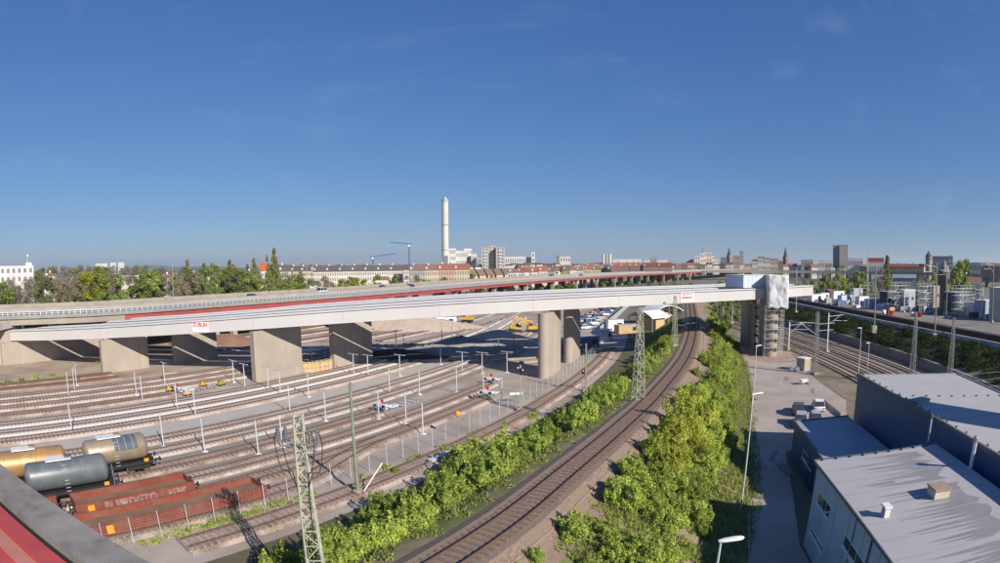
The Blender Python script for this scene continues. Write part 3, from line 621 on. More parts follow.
# cross road bridge at the right
cb = thing('road_overpass', 'flat tan road bridge crossing in the distance at the right', 'overpass', tuple(G(760, 271.3, 10).to_2d()) + (0,))
CP = smooth_path([Vector((240, 640, 10)), G(780, 271.6, 10), G(850, 272.3, 10), G(925, 273.6, 10), Vector((452, 400, 10)), Vector((470, 300, 10))], 10)
m = MB(); m.sweep(CP, [(-14, -1.4), (0, -1.4), (0, 0), (-14, 0)]); m.build('deck', M_asph_v, cb)
m = MB(); m.sweep(CP, [(-.1, -1.7), (.25, -1.7), (.25, .95), (-.1, .95)]); m.build('parapet', M_par, cb)
m = MB(); m.sweep(CP, [(-14.3, .004), (-13.9, .004), (-13.9, 1.3), (-14.3, 1.3)]); m.build('parapet', M_par, cb)
for p, a in resample(CP, 30)[1:]:
    q = Vector((p.x - math.sin(a) * 6, p.y + math.cos(a) * 6, 0)); m = MB(); m.box((q.x, q.y, 4.2), (1.5, 8, 8.4), a); m.build('column', M_conc_d, cb)
# tall double lamps along the elevated road
LAMP = None
def road_lamp(px, ytop, side_u, i):
    best = min(offset_path(VP, side_u), key=lambda p: abs(pixof(p)[0] - px) if p.y > 30 else 1e9)
    D = math.hypot(best.x, best.y); zt = max(hz(px, ytop, D), ZV + 8); o = thing('road_lamp', 'tall slim double-armed street lamp on the elevated road, %s from the left' % nth(i), 'street lamp', (best.x, best.y, ZV), group='lamps along the elevated road')
    m = MB(); m.tube((best.x, best.y, ZV), (best.x, best.y, zt), .13, .08, n=6); m.build('pole', M_galv_d, o)
    for sgn in (-1, 1):
        m = MB(); m.box((best.x + sgn * .9, best.y, zt), (1.5, .4, .16)); m.build('lamp_head', M_galv_d, o)
for i, (px, yt) in enumerate(((171, 257), (309, 251), (417, 250), (565, 248), (615, 248.5), (657, 248.2), (694, 249), (721, 251))): road_lamp(px, yt, -VW / 2 if px < 500 else -VW + .8, i)
# ================================================================== yard furniture
POST = {}
def yard_post(tee, h=3.85):
    k = (tee, h)
    if k in POST: return POST[k]
    a = MB(); a.tube((0, 0, 0), (0, 0, h), .085, .075, n=8); b = MB(); b.box((0, 0, .03), (.55, .55, .12)); c = None
    if tee: c = MB(); c.box((0, 0, h + .04), (2.6, .14, .09)); c = c.mesh('cross_arm', M_galv)
    POST[k] = (a.mesh('pole', M_galv, smooth=True), b.mesh('footing', M_lamp), c); return POST[k]
PP = [(164, 447, 0), (205, 452, 0), (72.3, 432.5, 0), (258.6, 454.5, 0), (282.5, 448, 0), (290, 412.5, 0), (325.8, 421.2, 0), (378.9, 419.4, 0), (406.2, 424, 0), (423, 434, 0),
      (177.6, 411, 0), (195.7, 416.4, 0), (136.5, 395.5, 0), (142.6, 400.7, 0), (69, 395.8, 0), (74.8, 390, 0), (77, 385.5, 1), (165, 384.8, 1), (234, 382.5, 1), (245, 387, 1),
      (268.7, 390.3, 1), (280.6, 394.6, 1), (308.8, 397.2, 1), (312.5, 367.3, 1), (325.8, 365, 1), (353.8, 375, 1), (368.2, 376.4, 1), (389.6, 393, 0), (400, 376.2, 1), (419.5, 394.6, 0), (456.6, 392.6, 0), (440.8, 364.8, 0), (462.4, 373, 1), (483.5, 396, 0), (482.2, 373.5, 1), (507, 372.6, 1), (502, 404, 0)]
PP.sort()
for i, (px, py, tee) in enumerate(PP):
    p = G(px, py); a, b, c = yard_post(tee)
    o = thing('yard_post', 'pale steel yard post %s, %s post from the left' % ('with cross arm' if tee else 'without arm', nth(i)), 'post', tuple(p), yard_angle(0) + math.pi / 2, group='pale posts in the rail yard', local=True)
    inst('pole', a, (0, 0, 0), parent=o); inst('footing', b, (0, 0, 0), parent=o)
    if c: inst('cross_arm', c, (0, 0, 0), parent=o)
# far dark posts and masts beyond the shadow
FP = [(394, 357, 344), (404, 350, 335), (426, 355, 343), (457.5, 349, 334), (483, 349.5, 334), (498.5, 352, 337), (513, 354, 340), (442, 347, 323), (452, 345, 327), (460, 342, 327), (489, 333, 318), (495, 335, 319), (506, 334, 321), (396, 349, 331), (514, 349, 329), (527, 341, 325)]
for i, (px, py, yt) in enumerate(sorted(FP)):
    p = G(px, py); h = height_at(p, yt); o = thing('lamp_post', 'thin grey lamp post beyond the bridge shadow, %s from the left' % nth(i), 'lamp post', tuple(p), group='thin posts beyond the bridge shadow')
    m = MB(); m.tube(p, (p.x, p.y, h), .09, .07, n=6); m.build('pole', M_galv_d, o); m = MB(); m.box((p.x, p.y, h), (.9, .25, .12), .6); m.build('lamp_head', M_galv_d, o)
# buffer stops with striped run-out
def buffer_stop(label, s, t, dirn=1):
    p = yard(s, t); a = yard_angle(s); o = thing('buffer_stop', label, 'buffer stop', tuple(p), a, group='buffer stops of the yard', local=True); o.scale = (.85, .85, .85)
    m = MB()
    for y in (-.75, .75):
        m.bar((-.2, y, .3), (-.2, y, 1.25), .18, .22); m.bar((-.2, y, 1.1), (1.5, y, .35), .12, .16)
    m.build('frame', M_galv_d, o)
    m = MB(); m.box((-.28, 0, 1.15), (.2, 2.5, .42)); m.build('beam', M_signw, o)
    for y in (-.87, .87): m = MB(); m.tube((-.38, y, 1.1), (-.78, y, 1.1), .09, n=8); m.tube((-.78, y, 1.1), (-.86, y, 1.1), .25, n=10); m.build('buffer', M_black, o)
    m = MB(); m.box((.1, 0, 1.75), (.08, .5, .5)); m.bar((.1, 0, 1.2), (.1, 0, 1.6), .06); m.build('red_signal', M_signr, o)
    m = MB(); m.box((1.1, .1, .55), (1.5, 1.2, .55)); m.build('damper_box', M_lblue, o)
    m = MB(); m.box((2.8, 0, .4), (1.6, 1.0, .35)); m.build('slide_shoe', M_galv, o)
    for k in range(6):
        m = MB(); m.box((4.2 + .8 * k, 0, .33), (.3, 2.2, .10)); m.build('stop_sleeper', M_galv if k % 2 == 0 else M_sleeper, o)
    return o
buffer_stop('buffer stop with pale blue box beside the tall green pole', 9.8, 14.4)
buffer_stop('buffer stop in the middle of the yard, farthest of the near three', 33.5, 10)
buffer_stop('buffer stop closest to the yard fence, nearest the signal mast', 24.6, 5.9)
buffer_stop('buffer stop among the yellow machines at the left', -5.5, 46.6)
# small yellow track machines and crate pallets by the left buffer stop
def track_machine(label, p, rz, mt, L=2.0):
    o = thing('track_machine', label, 'track machine', tuple(p), rz, group='yellow track machines', local=True); o.scale = (.6, .6, .6)
    m = MB(); m.box((0, 0, .65), (L, 1.1, .6)); m.build('engine_hood', mt, o, bevel=.08)
    m = MB(); m.box((-L * .25, 0, 1.25), (L * .35, 1.0, .7)); m.build('cab', mt, o, bevel=.06); m = MB(); m.box((-L * .25, 0, 1.35), (L * .36, .8, .35)); m.build('window', M_glass, o)
    for x in (-L * .33, L * .33):
        m = MB(); m.tube((x, -.6, .28), (x, .6, .28), .28, n=10); m.build('wheel', M_black, o)
    m = MB(); m.tube((L * .3, .3, .9), (L * .3, .3, 1.5), .06, n=6); m.build('exhaust', M_black, o)
for k, (px, py, mt, L, lb) in enumerate(((170, 391.5, M_yellow, 2.2, 'yellow track machine left of the left buffer stop'), (187.5, 395.5, M_wood, 2.6, 'dull ochre track machine just below the pale blue buffer box'), (203.5, 386.3, M_yellow, 2.4, 'bright yellow track machine in the middle of the machine row'), (221.5, 385.5, mat('ochre', (.42, .28, .06), (.34, .22, .05), .6, 1), 2.6, 'ochre track machine with a tall exhaust at the right of the machine row'))):
    track_machine(lb, G(px, py), yard_angle(-5) + .1 * k, mt, L)
# timber cylinders beside the second pier
for k in range(7):
    p = G(305 + 4.0 * k + (0 if k < 4 else 1), 372.5 - .25 * k * k * .22 - .2 * k); o = thing('cable_drum', 'pale timber drum in the row between the two middle piers, %s from the left' % nth(k), 'drum', tuple(p), group='timber drums between the piers')
    m = MB(); m.lathe(p, [(.78, 0), (.8, .08), (.62, .12), (.62, 1.85), (.8, 1.9), (.78, 2.0)], 14); m.build('barrel', M_wood, o, smooth=True); m = MB(); m.lathe(p, [(.66, .8), (.66, .9)], 14); m.build('hoop', M_galv_d, o)
# gravel heaps in the bridge shadow and behind
def heap(label, px, py, rx, ry, h, mt, seed):
    p = G(px, py); m = MB(); r = np.random.default_rng(seed); n1, n2 = 26, 9; base = len(m.v)
    ph = r.random(4) * 6
    for j in range(n2 + 1):
        f = j / n2
        for k in range(n1):
            th = 2 * math.pi * k / n1; rr = (1 - f) * (1 + .18 * math.sin(2 * th + ph[0]) + .1 * math.sin(5 * th + ph[1])); z = h * (1 - (1 - f) ** 1.25) * (1 + .05 * r.normal())
            m.v.append((p.x + rx * rr * math.cos(th), p.y + ry * rr * math.sin(th), max(-.1, z) if j else -.1))
    for j in range(n2):
        for k in range(n1): m.f.append((base + j * n1 + k, base + j * n1 + (k + 1) % n1, base + (j + 1) * n1 + (k + 1) % n1, base + (j + 1) * n1 + k))
    tag(m.build('gravel_heap', mt, None, True), label, 'heap', 'heaps of spoil and gravel')
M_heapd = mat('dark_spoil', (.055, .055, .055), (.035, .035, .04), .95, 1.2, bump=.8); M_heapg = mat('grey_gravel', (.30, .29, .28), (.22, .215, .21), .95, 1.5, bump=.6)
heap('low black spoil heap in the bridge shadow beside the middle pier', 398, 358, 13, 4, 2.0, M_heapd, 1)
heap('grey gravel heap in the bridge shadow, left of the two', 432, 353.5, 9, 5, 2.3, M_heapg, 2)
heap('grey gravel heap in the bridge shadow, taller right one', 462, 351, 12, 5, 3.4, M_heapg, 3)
heap('sunlit sandy heap beyond the bridge shadow', 497, 344, 12, 6, 3.6, mat('sand', (.52, .42, .33), (.44, .35, .27), .95, .6), 4)
heap('long reddish spoil bank seen below the bridge on the left', 228, 343, 14, 6, 2.4, mat('red_spoil', (.30, .17, .11), (.22, .13, .09), .95, .4, bump=.6), 5)
heap('broad sandy bank behind the second pier row', 405, 328, 26, 9, 4.2, MATS['sand'], 6)
# ------------------------------------------------------------------ chain of wagons
def bogie(o, x):
    m = MB(); m.box((x, 0, .62), (2.3, 1.9, .25))
    for y in (-.98, .98): m.box((x, y, .55), (2.5, .14, .34))
    b = m.build('bogie', M_black, o)
    for dx in (-.9, .9):
        for y in (-.76, .76): mm = MB(); mm.tube((x + dx, y - .07, .46), (x + dx, y + .07, .46), .46, n=16); mm.build('wheel', M_rail, b)
def buffers(o, L, mt=M_black):
    for sx in (-1, 1):
        for y in (-.87, .87): m = MB(); m.tube((sx * L / 2, y, 1.05), (sx * (L / 2 + .5), y, 1.05), .1, n=8); m.tube((sx * (L / 2 + .5), y, 1.05), (sx * (L / 2 + .58), y, 1.05), .24, n=12); m.build('buffer', mt, o)
def capsule(o, nm, x0, x1, r, zc, mt, n=28):
    m = MB(); prof = [(.02, x0), (r * .45, x0 + .05), (r * .8, x0 + .2), (r * .97, x0 + .42), (r, x0 + .6), (r, x1 - .6), (r * .97, x1 - .42), (r * .8, x1 - .2), (r * .45, x1 - .05), (.02, x1)]
    i = 0
    for rr, x in prof:
        for k in range(n): m.v.append((x, rr * math.cos(2 * math.pi * k / n), zc + rr * math.sin(2 * math.pi * k / n)))
    for j in range(len(prof) - 1):
        for k in range(n): m.f.append((j * n + k, j * n + (k + 1) % n, (j + 1) * n + (k + 1) % n, (j + 1) * n + k))
    return m.build(nm, mt, o, smooth=True)
def tank_wagon(label, s_end, t, L, mt, r=1.45, dark=None):
    s = s_end - L / 2; p = yard(s, t, .42); a = yard_angle(s); o = thing('tank_wagon', label, 'tank wagon', tuple(p), a, group='tank wagons', local=True); zc = 1.15 + r
    tk = capsule(o, 'tank', -L / 2 + .5, L / 2 - .5, r, zc, mt)
    for x in np.arange(-L / 2 + 1.6, L / 2 - 1.2, 1.75):
        m = MB(); n = 28
        for dx in (0, .06):
            for k in range(n): m.v.append((x + dx, (r + .012) * math.cos(2 * math.pi * k / n), zc + (r + .012) * math.sin(2 * math.pi * k / n)))
        for k in range(n): m.f.append((k, (k + 1) % n, n + (k + 1) % n, n + k))
        m.build('seam_band', dark or mt, tk)
    m = MB(); m.box((0, 0, .98), (L, 2.2, .16))
    for y in (-1.05, 1.05): m.box((0, y, .98), (L, .16, .3))
    m.build('underframe', M_black, o)
    for x in (-L / 2 + 2.0, L / 2 - 2.0): bogie(o, x)
    buffers(o, L)
    m = MB(); m.box((-.6, 0, zc + r + .10), (2.6, 1.3, .08)); w1 = m.build('walkway', M_lamp, o)
    m = MB(); m.tube((.4, 0, zc + r), (.4, 0, zc + r + .32), .34, n=14); m.build('dome', mt, tk)
    m = MB()
    for y in (-.22, .22): m.bar((L / 2 - .35, -r - .12 + 0 * y, .9), (L / 2 - .35, -r - .12, zc + .6), .05)
    for k in range(8): m.box((-.2 + 0 * k, -r * math.cos(.1 * k) - .06, 1.2 + .32 * k), (.45, .04, .04))
    stuff(m.build('ladder', M_galv, o))
    m = MB(); m.box((L / 2 - 1.1, -1.16, 1.25), (.5, .03, .32)); m.build('orange_plate', M_orange, o)
    return o, zc, r, L
M_grey_t = mat('tank_grey', (.115, .135, .15), (.09, .105, .12), .4, .6, spec=.5, c3=(.14, .15, .15), s3=.8)
M_brown_t = mat('tank_bronze', (.40, .305, .225), (.31, .235, .175), .38, .6, metal=.35, c3=(.33, .25, .18), s3=.9)
M_copper_t = mat('tank_copper', (.52, .31, .13), (.40, .235, .10), .45, .5, metal=.35, c3=(.34, .22, .11), s3=.6)
tank_wagon('slate grey tank wagon, the front one of the three tank wagons', -30.4, 10.0, 9.6, M_grey_t, 1.28)
o, zc, r, L = tank_wagon('bronze tank wagon with a dark hatch panel on top, beside the open track', -24.4, 14.4, 8.2, M_brown_t, 1.3, dark=M_brown_t)
m = MB(); n = 8
for k in range(n + 1):
    th = math.radians(8 + 78 * k / n)
    for x in (-.6, 2.0): m.v.append((x + .3, -(r + .03) * math.cos(th), zc + (r + .03) * math.sin(th)))
for k in range(n): m.f.append((2 * k, 2 * k + 1, 2 * k + 3, 2 * k + 2))
hp = m.build('hatch_panel', mat('hatch_dark', (.10, .115, .14), (.08, .09, .11), .5, 1), o)
for x in (-.1, .7, 1.5):
    m = MB()
    for k in range(n):
        t0, t1 = math.radians(8 + 78 * k / n), math.radians(8 + 78 * (k + 1) / n); m.bar((x + .3, -(r + .05) * math.cos(t0), zc + (r + .05) * math.sin(t0)), (x + .3, -(r + .05) * math.cos(t1), zc + (r + .05) * math.sin(t1)), .06)
    m.build('panel_rib', M_galv_d, hp)
tank_wagon('copper coloured tank wagon behind the grey one, at the left edge', -33.4, 14.4, 9.0, M_copper_t, 1.28, dark=mat('copper_band', (.30, .17, .07), (.25, .14, .06), .5, 1))
# open red wagons
M_wag = mat('wagon_red', (.25, .06, .04), (.17, .045, .03), .75, .5, bump=.1, c3=(.21, .085, .06), s3=.6)
M_wagin = mat('wagon_floor', (.26, .16, .10), (.19, .115, .075), .9, .6)
def open_wagon(label, s_end, t, L, tagx, graf, hw=.58):
    s = s_end - L / 2; p = yard(s, t, .22); a = yard_angle(s); o = thing('open_wagon', label, 'open wagon', tuple(p), a, group='red open wagons', local=True); W = 2.75; z0 = .95; zt = z0 + hw
    m = MB(); m.box((0, 0, z0 - .06), (L - .1, W - .1, .12)); m.build('floor', M_wagin, o)
    for y in (-W / 2, W / 2):
        m = MB(); m.box((0, y, (.5 + zt) / 2), (L, .09, zt - .5)); m.box((0, y, zt + .03), (L + .1, .16, .08)); m.box((0, y + math.copysign(.06, y), z0 - .02), (L, .06, .10)); sw = m.build('side_wall', M_wag, o)
        for x in np.arange(-L / 2 + .9, L / 2, 1.55): m = MB(); m.box((x, y + math.copysign(.09, y), (z0 + zt) / 2), (.12, .09, zt - z0 - .06)); m.build('stanchion', M_wag, sw)
    for x in (-L / 2, L / 2): m = MB(); m.box((x, 0, (.5 + zt) / 2), (.09, W - .1, zt - .52)); m.build('end_wall', M_wag, o)
    for x in (-L / 2 + 2.2, L / 2 - 2.2): bogie(o, x)
    buffers(o, L)
    m = MB(); m.box((tagx, -W / 2 - .15, 1.02), (.62, .02, .70)); m.build('orange_plate', M_orange, o)
    for txt, x, size, mt in graf:
        me = text_mesh(txt, size, mt, None); t_ = bpy.data.objects.new('graffiti', me); COL.objects.link(t_); t_.parent = o; t_.rotation_euler = (math.pi / 2, 0, 0); t_.location = (x, -W / 2 - .16, 1.03)
    return o
M_graf = mat('graffiti_white', (.48, .41, .39), (.30, .16, .13), .7, 2.2, lo=.4, hi=.7)
open_wagon('red-brown open wagon with white graffiti, the rear one of the two', -24.4, 6.2, 11.6, -4.4, [('BLKE', -2.0, 1.0, M_graf), ('DGTO', .6, .95, M_graf), ('REBK', 4.0, .8, M_graf), ('BK', -1.2, .7, M_graf)])
open_wagon('red-brown open wagon mostly hidden by the red roof at the left edge', -37.4, 6.2, 11.6, 4.2, [('8421', 2.0, .4, M_graf)])
open_wagon('red-brown open wagon next to the fence, without graffiti', -19.8, 1.7, 20.5, -4.5, [], .5)
# ------------------------------------------------------------------ yard fence
fz = thing('yard_fence', 'grey wire mesh fence along the near side of the rail yard', 'fence', tuple(yard(-48, 0)))
fp = resample([yard(s, -.35, 0) for s in np.arange(-48, 73, 1.5)], 2.5); pm = MB(); pm.tube((0, 0, 0), (0, 0, 2.15), .035, n=6); pm = pm.mesh('post', M_galv)
wm = MB()
for k in range(1, 8): wm.bar((k * 2.5 / 8, 0, .1), (k * 2.5 / 8, 0, 2.0), .007)
for k in range(10): wm.bar((0, .012, .1 + k * .21), (2.5, .012, .1 + k * .21), .008)
wm = wm.mesh('wire_panel', M_galv_d)
for k, (p, a) in enumerate(fp):
    inst('post', pm, p, a, parent=fz)
    if k < len(fp) - 1: inst('wire_panel', wm, p, a, parent=fz)
# ================================================================== buildings at the right
A0 = G(818, 462, 6.5); UW = Vector((-.2505, -.9681, 0)); VW_ = Vector((.9681, -.2505, 0))     # west wall direction (towards the camera) and across
def onwall(px, py, o=A0, u=UW):                           # photo pixel on the vertical plane through o along u -> (distance along u, height)
    d = ray(px, py); n = Vector((u.y, -u.x, 0)); t = n.dot(Vector((o.x, o.y, 0))) / n.dot(Vector((d.x, d.y, 0))); p = d * t; return (p - Vector((o.x, o.y, 0))).dot(u), CH + p.z
def P2(a, b, z): q = Vector((A0.x, A0.y, 0)) + UW * a + VW_ * b; return Vector((q.x, q.y, z))
def slab(pts_ab, z0, z1): m = MB(); m.prism([P2(a, b, 0).to_2d() for a, b in pts_ab], z0, z1); return m
LW, WW = 24.0, 10.2
ofb = thing('office_building', 'pale two-storey building with flat grey roof beside the service road', 'building', tuple(P2(0, 0, 0)))
slab([(0, 0), (0, WW), (LW, WW), (LW, 0)], -.2, [6.42, 6.92, 6.92, 6.42]).build('wall', M_whitew, ofb)
slab([(-.18, -.2), (-.18, WW - .02), (LW, WW - .02), (LW, -.2)], [6.425, 6.925, 6.925, 6.425], [6.52, 7.03, 7.03, 6.52]).build('roof', M_roofg, ofb)
m = MB(); m.bar(P2(-.2, -.24, 6.5), P2(LW, -.24, 6.5), .09, .2); m.build('roof_edge', M_trim, ofb)
m = MB(); m.bar(P2(-.22, -.2, 6.52), P2(-.22, WW, 7.02), .09, .2); m.build('roof_edge', M_trim, ofb)
for k in range(9):
    m = MB(); m.box(P2(-.1, .4 + k * 1.1, 6.60 + .055 * (k + .3)), (.16, .16, .12), .2); m.build('edge_clip', M_trim, ofb)
def roofz(b): return 6.52 + (b + .2) / (WW + .18) * .51
# old water stains on the roof: tongues that run down the slope
r = random.Random(5)
for q, (a0, a1, bl, bh) in enumerate(((.5, 6.2, 5.6, 8.25), (7.0, 14.5, 5.2, 8.0), (15.2, 22, 5.0, 8.0))):
    Lp, Rp = [], []; a = a0
    while a < a1:
        w_ = r.uniform(.18, .5); tip = bl - r.uniform(0.1, 3.6); back = bl + r.uniform(.3, 1.6)
        Lp += [(a, back), (a + w_ * .35, tip + r.uniform(.3, .9)), (a + w_ * .5, tip), (a + w_ * .7, tip + r.uniform(.4, 1.2))]; a += w_ + r.uniform(.02, .25)
    Lp.append((a, bl + 1)); a = a1 + .1
    while a > a0: Rp.append((a, bh + r.uniform(-.5, .25) - (1.2 if r.random() < .25 else 0))); a -= r.uniform(.3, .7)
    m = MB(); m.poly([P2(x, y, roofz(y) + .004 + .001 * q) for x, y in Lp + Rp]); m.build('stain', M_roofwet, ofb)
for k in range(9):
    a = r.uniform(1, 20); b0 = r.uniform(1.0, 3.5); w_ = r.uniform(.05, .12); L = r.uniform(1.5, 3.5); m = MB(); m.poly([P2(x, y, roofz(y) + .0075 + .0005 * k) for x, y in ((a, b0), (a + w_, b0 + L * .4), (a + w_ * .6, b0 + L), (a - w_, b0 + L * .9), (a - w_ * .7, b0 + L * .3))]); m.build('stain', M_roofwet, ofb)
def roofpt(px, py, z=6.8): g = G(px, py, z) - Vector((A0.x, A0.y, 0)); return g.dot(UW), g.dot(VW_)
def wall_window(o, px0, py0, px1, py1, panes, frame_m=None, wall_o=A0, u=UW):
    a0, zt = onwall(px0, py0, wall_o, u); a1, zb = onwall(px1, py1, wall_o, u); n = Vector((u.y, -u.x, 0)); base = Vector((wall_o.x, wall_o.y, 0)); fm = frame_m or M_lamp
    if n.dot(base) > 0: n = -n
    m = MB()
    def bar(a, b, z0_, z1_, dpt=.06): p = base + u * ((a + b) / 2) + n * dpt / 2; m.box((p.x, p.y, (z0_ + z1_) / 2), (abs(b - a), dpt, abs(z1_ - z0_)), math.atan2(u.y, u.x))
    bar(a0, a1, zt - .08, zt); bar(a0, a1, zb, zb + .08); bar(a0, a0 + .08, zb + .081, zt - .081); bar(a1 - .08, a1, zb + .081, zt - .081)
    w = m.build('window', fm, o)
    for k in range(panes):
        x0 = a0 + .08 + (a1 - a0 - .16) * k / panes + .03; x1 = a0 + .08 + (a1 - a0 - .16) * (k + 1) / panes - .03
        m = MB(); bar(x0, x1, zb + .09, zt - .09, .02); m.build('pane', M_glass, w)
        if k: m = MB(); bar(x0 - .05, x0 - .01, zb + .09, zt - .09, .05); m.build('mullion', fm, w)
    m = MB(); bar(a0 - .06, a1 + .06, zb - .06, zb - .002, .16); m.build('sill', fm, w)
wall_window(ofb, 819.5, 489.5, 829, 521, 3); wall_window(ofb, 845.5, 532.5, 861, 575, 3); wall_window(ofb, 811.5, 526.5, 822.5, 553, 2)
a_, z_ = onwall(848, 530); q = P2(onwall(856, 525)[0], -.05, 3.2); m = MB(); m.tube((q.x, q.y, 0), (q.x, q.y, 6.4), .05, n=8); m.build('downpipe', M_galv_d, ofb)
q = P2(onwall(870, 552)[0], -.06, 3); m = MB(); m.tube((q.x, q.y, 0), (q.x, q.y, 6.4), .06, n=8); m.build('downpipe', M_trim, ofb)
a_, z_ = onwall(831, 512); q = P2(a_, -.02, z_); m = MB(); m.box(q - VW_ * .35, (.14, .8, .07), math.atan2(UW.y, UW.x)); m.tube(q - VW_ * .8, q - VW_ * 1.3, .025, n=6); m.build('wall_lamp', M_lamp, ofb)
# roof hatch and vent
def roof_box(nm, label, px, py, dims, h, m1, m2, rz=0):
    a, b = roofpt(px, py, 6.9); z = roofz(b); p = P2(a, b, z); o = m1
    x = thing(nm, label, 'roof vent', (p.x, p.y, z)); m = MB(); m.box((p.x, p.y, z + h / 2), (dims[0], dims[1], h), math.atan2(UW.y, UW.x) + rz); m.build('curb', m1, x)
    m = MB(); m.box((p.x, p.y, z + h + .06), (dims[0] + .14, dims[1] + .14, .12), math.atan2(UW.y, UW.x) + rz); m.build('lid', m2, x); return x, p, z
M_cream = mat('cream_curb', (.62, .55, .42), (.54, .48, .37), .8, 2)
x, p, z = roof_box('roof_hatch', 'cream skylight box with brownish lid on the flat grey roof', 938, 494, (1.15, 1.15), .5, M_cream, mat('lid_brown', (.40, .28, .20), (.33, .24, .17), .7, 3))
x, p, z = roof_box('roof_vent', 'small white louvred vent box near the roof edge', 886, 511, (.55, .35), .55, M_lamp, M_lamp)
for k in range(3): m = MB(); m.box((p.x - .28 * VW_.x * 0 - VW_.x * 0 + UW.x * 0 - .0, p.y - .01, z + .15 + .14 * k), (.5, .40, .05), math.atan2(UW.y, UW.x)); m.build('louvre', M_trim, x)
# hall
HZ_ = 8.3
hnw = G(858, 375, HZ_); hne = G(957, 374, HZ_); hse = G(1000, 393, HZ_); ed = (hse - hne).normalized(); hs = P2(LW, WW, HZ_)
bw = hnw; bs = Vector((hs.x, hs.y, 0))
hall = thing('blue_hall', 'large dark blue hall with flat grey roof at the right edge', 'hall', (hnw.x, hnw.y, 0))
hp_ = [hnw.to_2d(), (bw + UW * 46).to_2d(), (bw + UW * 46 + VW_ * 40).to_2d(), (hne + ed * 40).to_2d(), hne.to_2d()]
m = MB(); m.prism(hp_, -.2, HZ_ - .1); m.build('wall', M_bluew, hall)
m = MB(); m.prism(hp_, HZ_ - .095, HZ_); m.build('roof', M_roofg, hall)
m = MB()
m.bar(hnw + Vector((0, 0, .03)), hnw + UW * 46 + Vector((0, 0, .03)), .22, .3); m.build('roof_edge', M_trim, hall)
m = MB(); m.bar(hnw + VW_ * .12, hne, .18, .22); m.build('roof_edge', M_galv_d, hall)
m = MB(); m.bar(hne, hne + ed * 40, .18, .22); m.build('roof_edge', M_galv_d, hall)
for k in range(22):
    p = hnw + UW * (1 + 1.6 * k) + VW_ * .25; m = MB(); m.box((p.x, p.y, HZ_ + .22), (.14, .14, .14), .2); m.build('edge_clip', M_trim, hall)
pa, pb = G(887, 396, HZ_), G(1000, 396, HZ_)
for k in range(10):
    p = pa + (pb - pa) * (k / 9); m = MB(); m.box((p.x, p.y, HZ_ + .06), (.18, .18, .12)); m.build('roof_anchor', M_trim, hall)
p = G(920, 402, HZ_); sk = thing('roof_skylight', 'low flat skylight frame on the blue hall roof', 'skylight', tuple(p)); m = MB(); m.box((p.x, p.y, HZ_ + .13), (2.0, 1.2, .26), .1); m.build('frame', M_galv_d, sk); m = MB(); m.box((p.x, p.y, HZ_ + .28), (1.8, 1.0, .04), .1); m.build('glazing', M_zinc, sk)
for nm, lb, px, py, ytop, rr, zb in (('flue_pipe', 'thin pale flue pipe in the corner between office roof and blue hall', 928, 442, 415, .07, 7.0), ('vent_stack', 'stout metal vent stack with a cowl against the blue hall wall', 970.5, 468, 437, .16, 7.0)):
    p = G(px, py, zb); h = height_at(p, ytop); o = thing(nm, lb, 'flue', tuple(p)); m = MB(); m.tube(p, (p.x, p.y, h - .3), rr, n=10); m.build('pipe', M_galv, o, smooth=True); m = MB(); m.lathe((p.x, p.y, h - .3), [(rr * 1.5, 0), (rr * 1.5, .25), (rr * .4, .4)], 10); m.build('cowl', M_trim if rr < .1 else M_galv_d, o)
# annex
AZ = 3.9; c = [G(794.7, 421.5, AZ), G(848, 416, AZ), G(885, 451, AZ), G(822, 462.5, AZ)]
c[3] = c[0] + Vector((-.29, -.957, 0)) * 13; c[2] = c[1] + Vector((-.25, -.968, 0)) * 14
c[1] = Vector((max(c[1].x, 0), c[1].y, AZ)); an = thing('annex', 'low dark blue annex with flat roof between road and blue hall', 'building', (c[0].x, c[0].y, 0))
m = MB(); m.prism([q.to_2d() for q in reversed(c)], -.2, AZ - .1); m.build('wall', M_bluew, an)
m = MB(); m.prism([q.to_2d() for q in reversed(c)], AZ - .095, AZ); m.build('roof', mat('annex_roof', (.34, .36, .40), (.30, .32, .355), .6, .3), an)  # blue of the sky in the hall's shadow is put into the roof colour
m = MB(); m.bar(c[0], c[3], .14, .2); m.build('roof_edge', M_trim, an); m = MB(); m.bar(c[0], c[1], .14, .2); m.build('roof_edge', M_trim, an)
ud = (c[3] - c[0]).normalized()
wall_window(an, 803.5, 449, 811.5, 471, 1, M_lblue, Vector((c[0].x, c[0].y, 0)), ud)
dn = Vector((ud.y, -ud.x, 0)); dn = dn if dn.x < 0 else -dn
p = c[0] + ud * 8.5 + dn * .04; m = MB(); m.box((p.x, p.y, 1.3), (2.4, .06, 2.6), math.atan2(ud.y, ud.x)); m.build('door', mat('door_blue', (.025, .05, .10), (.02, .04, .08), .5, 1), an)
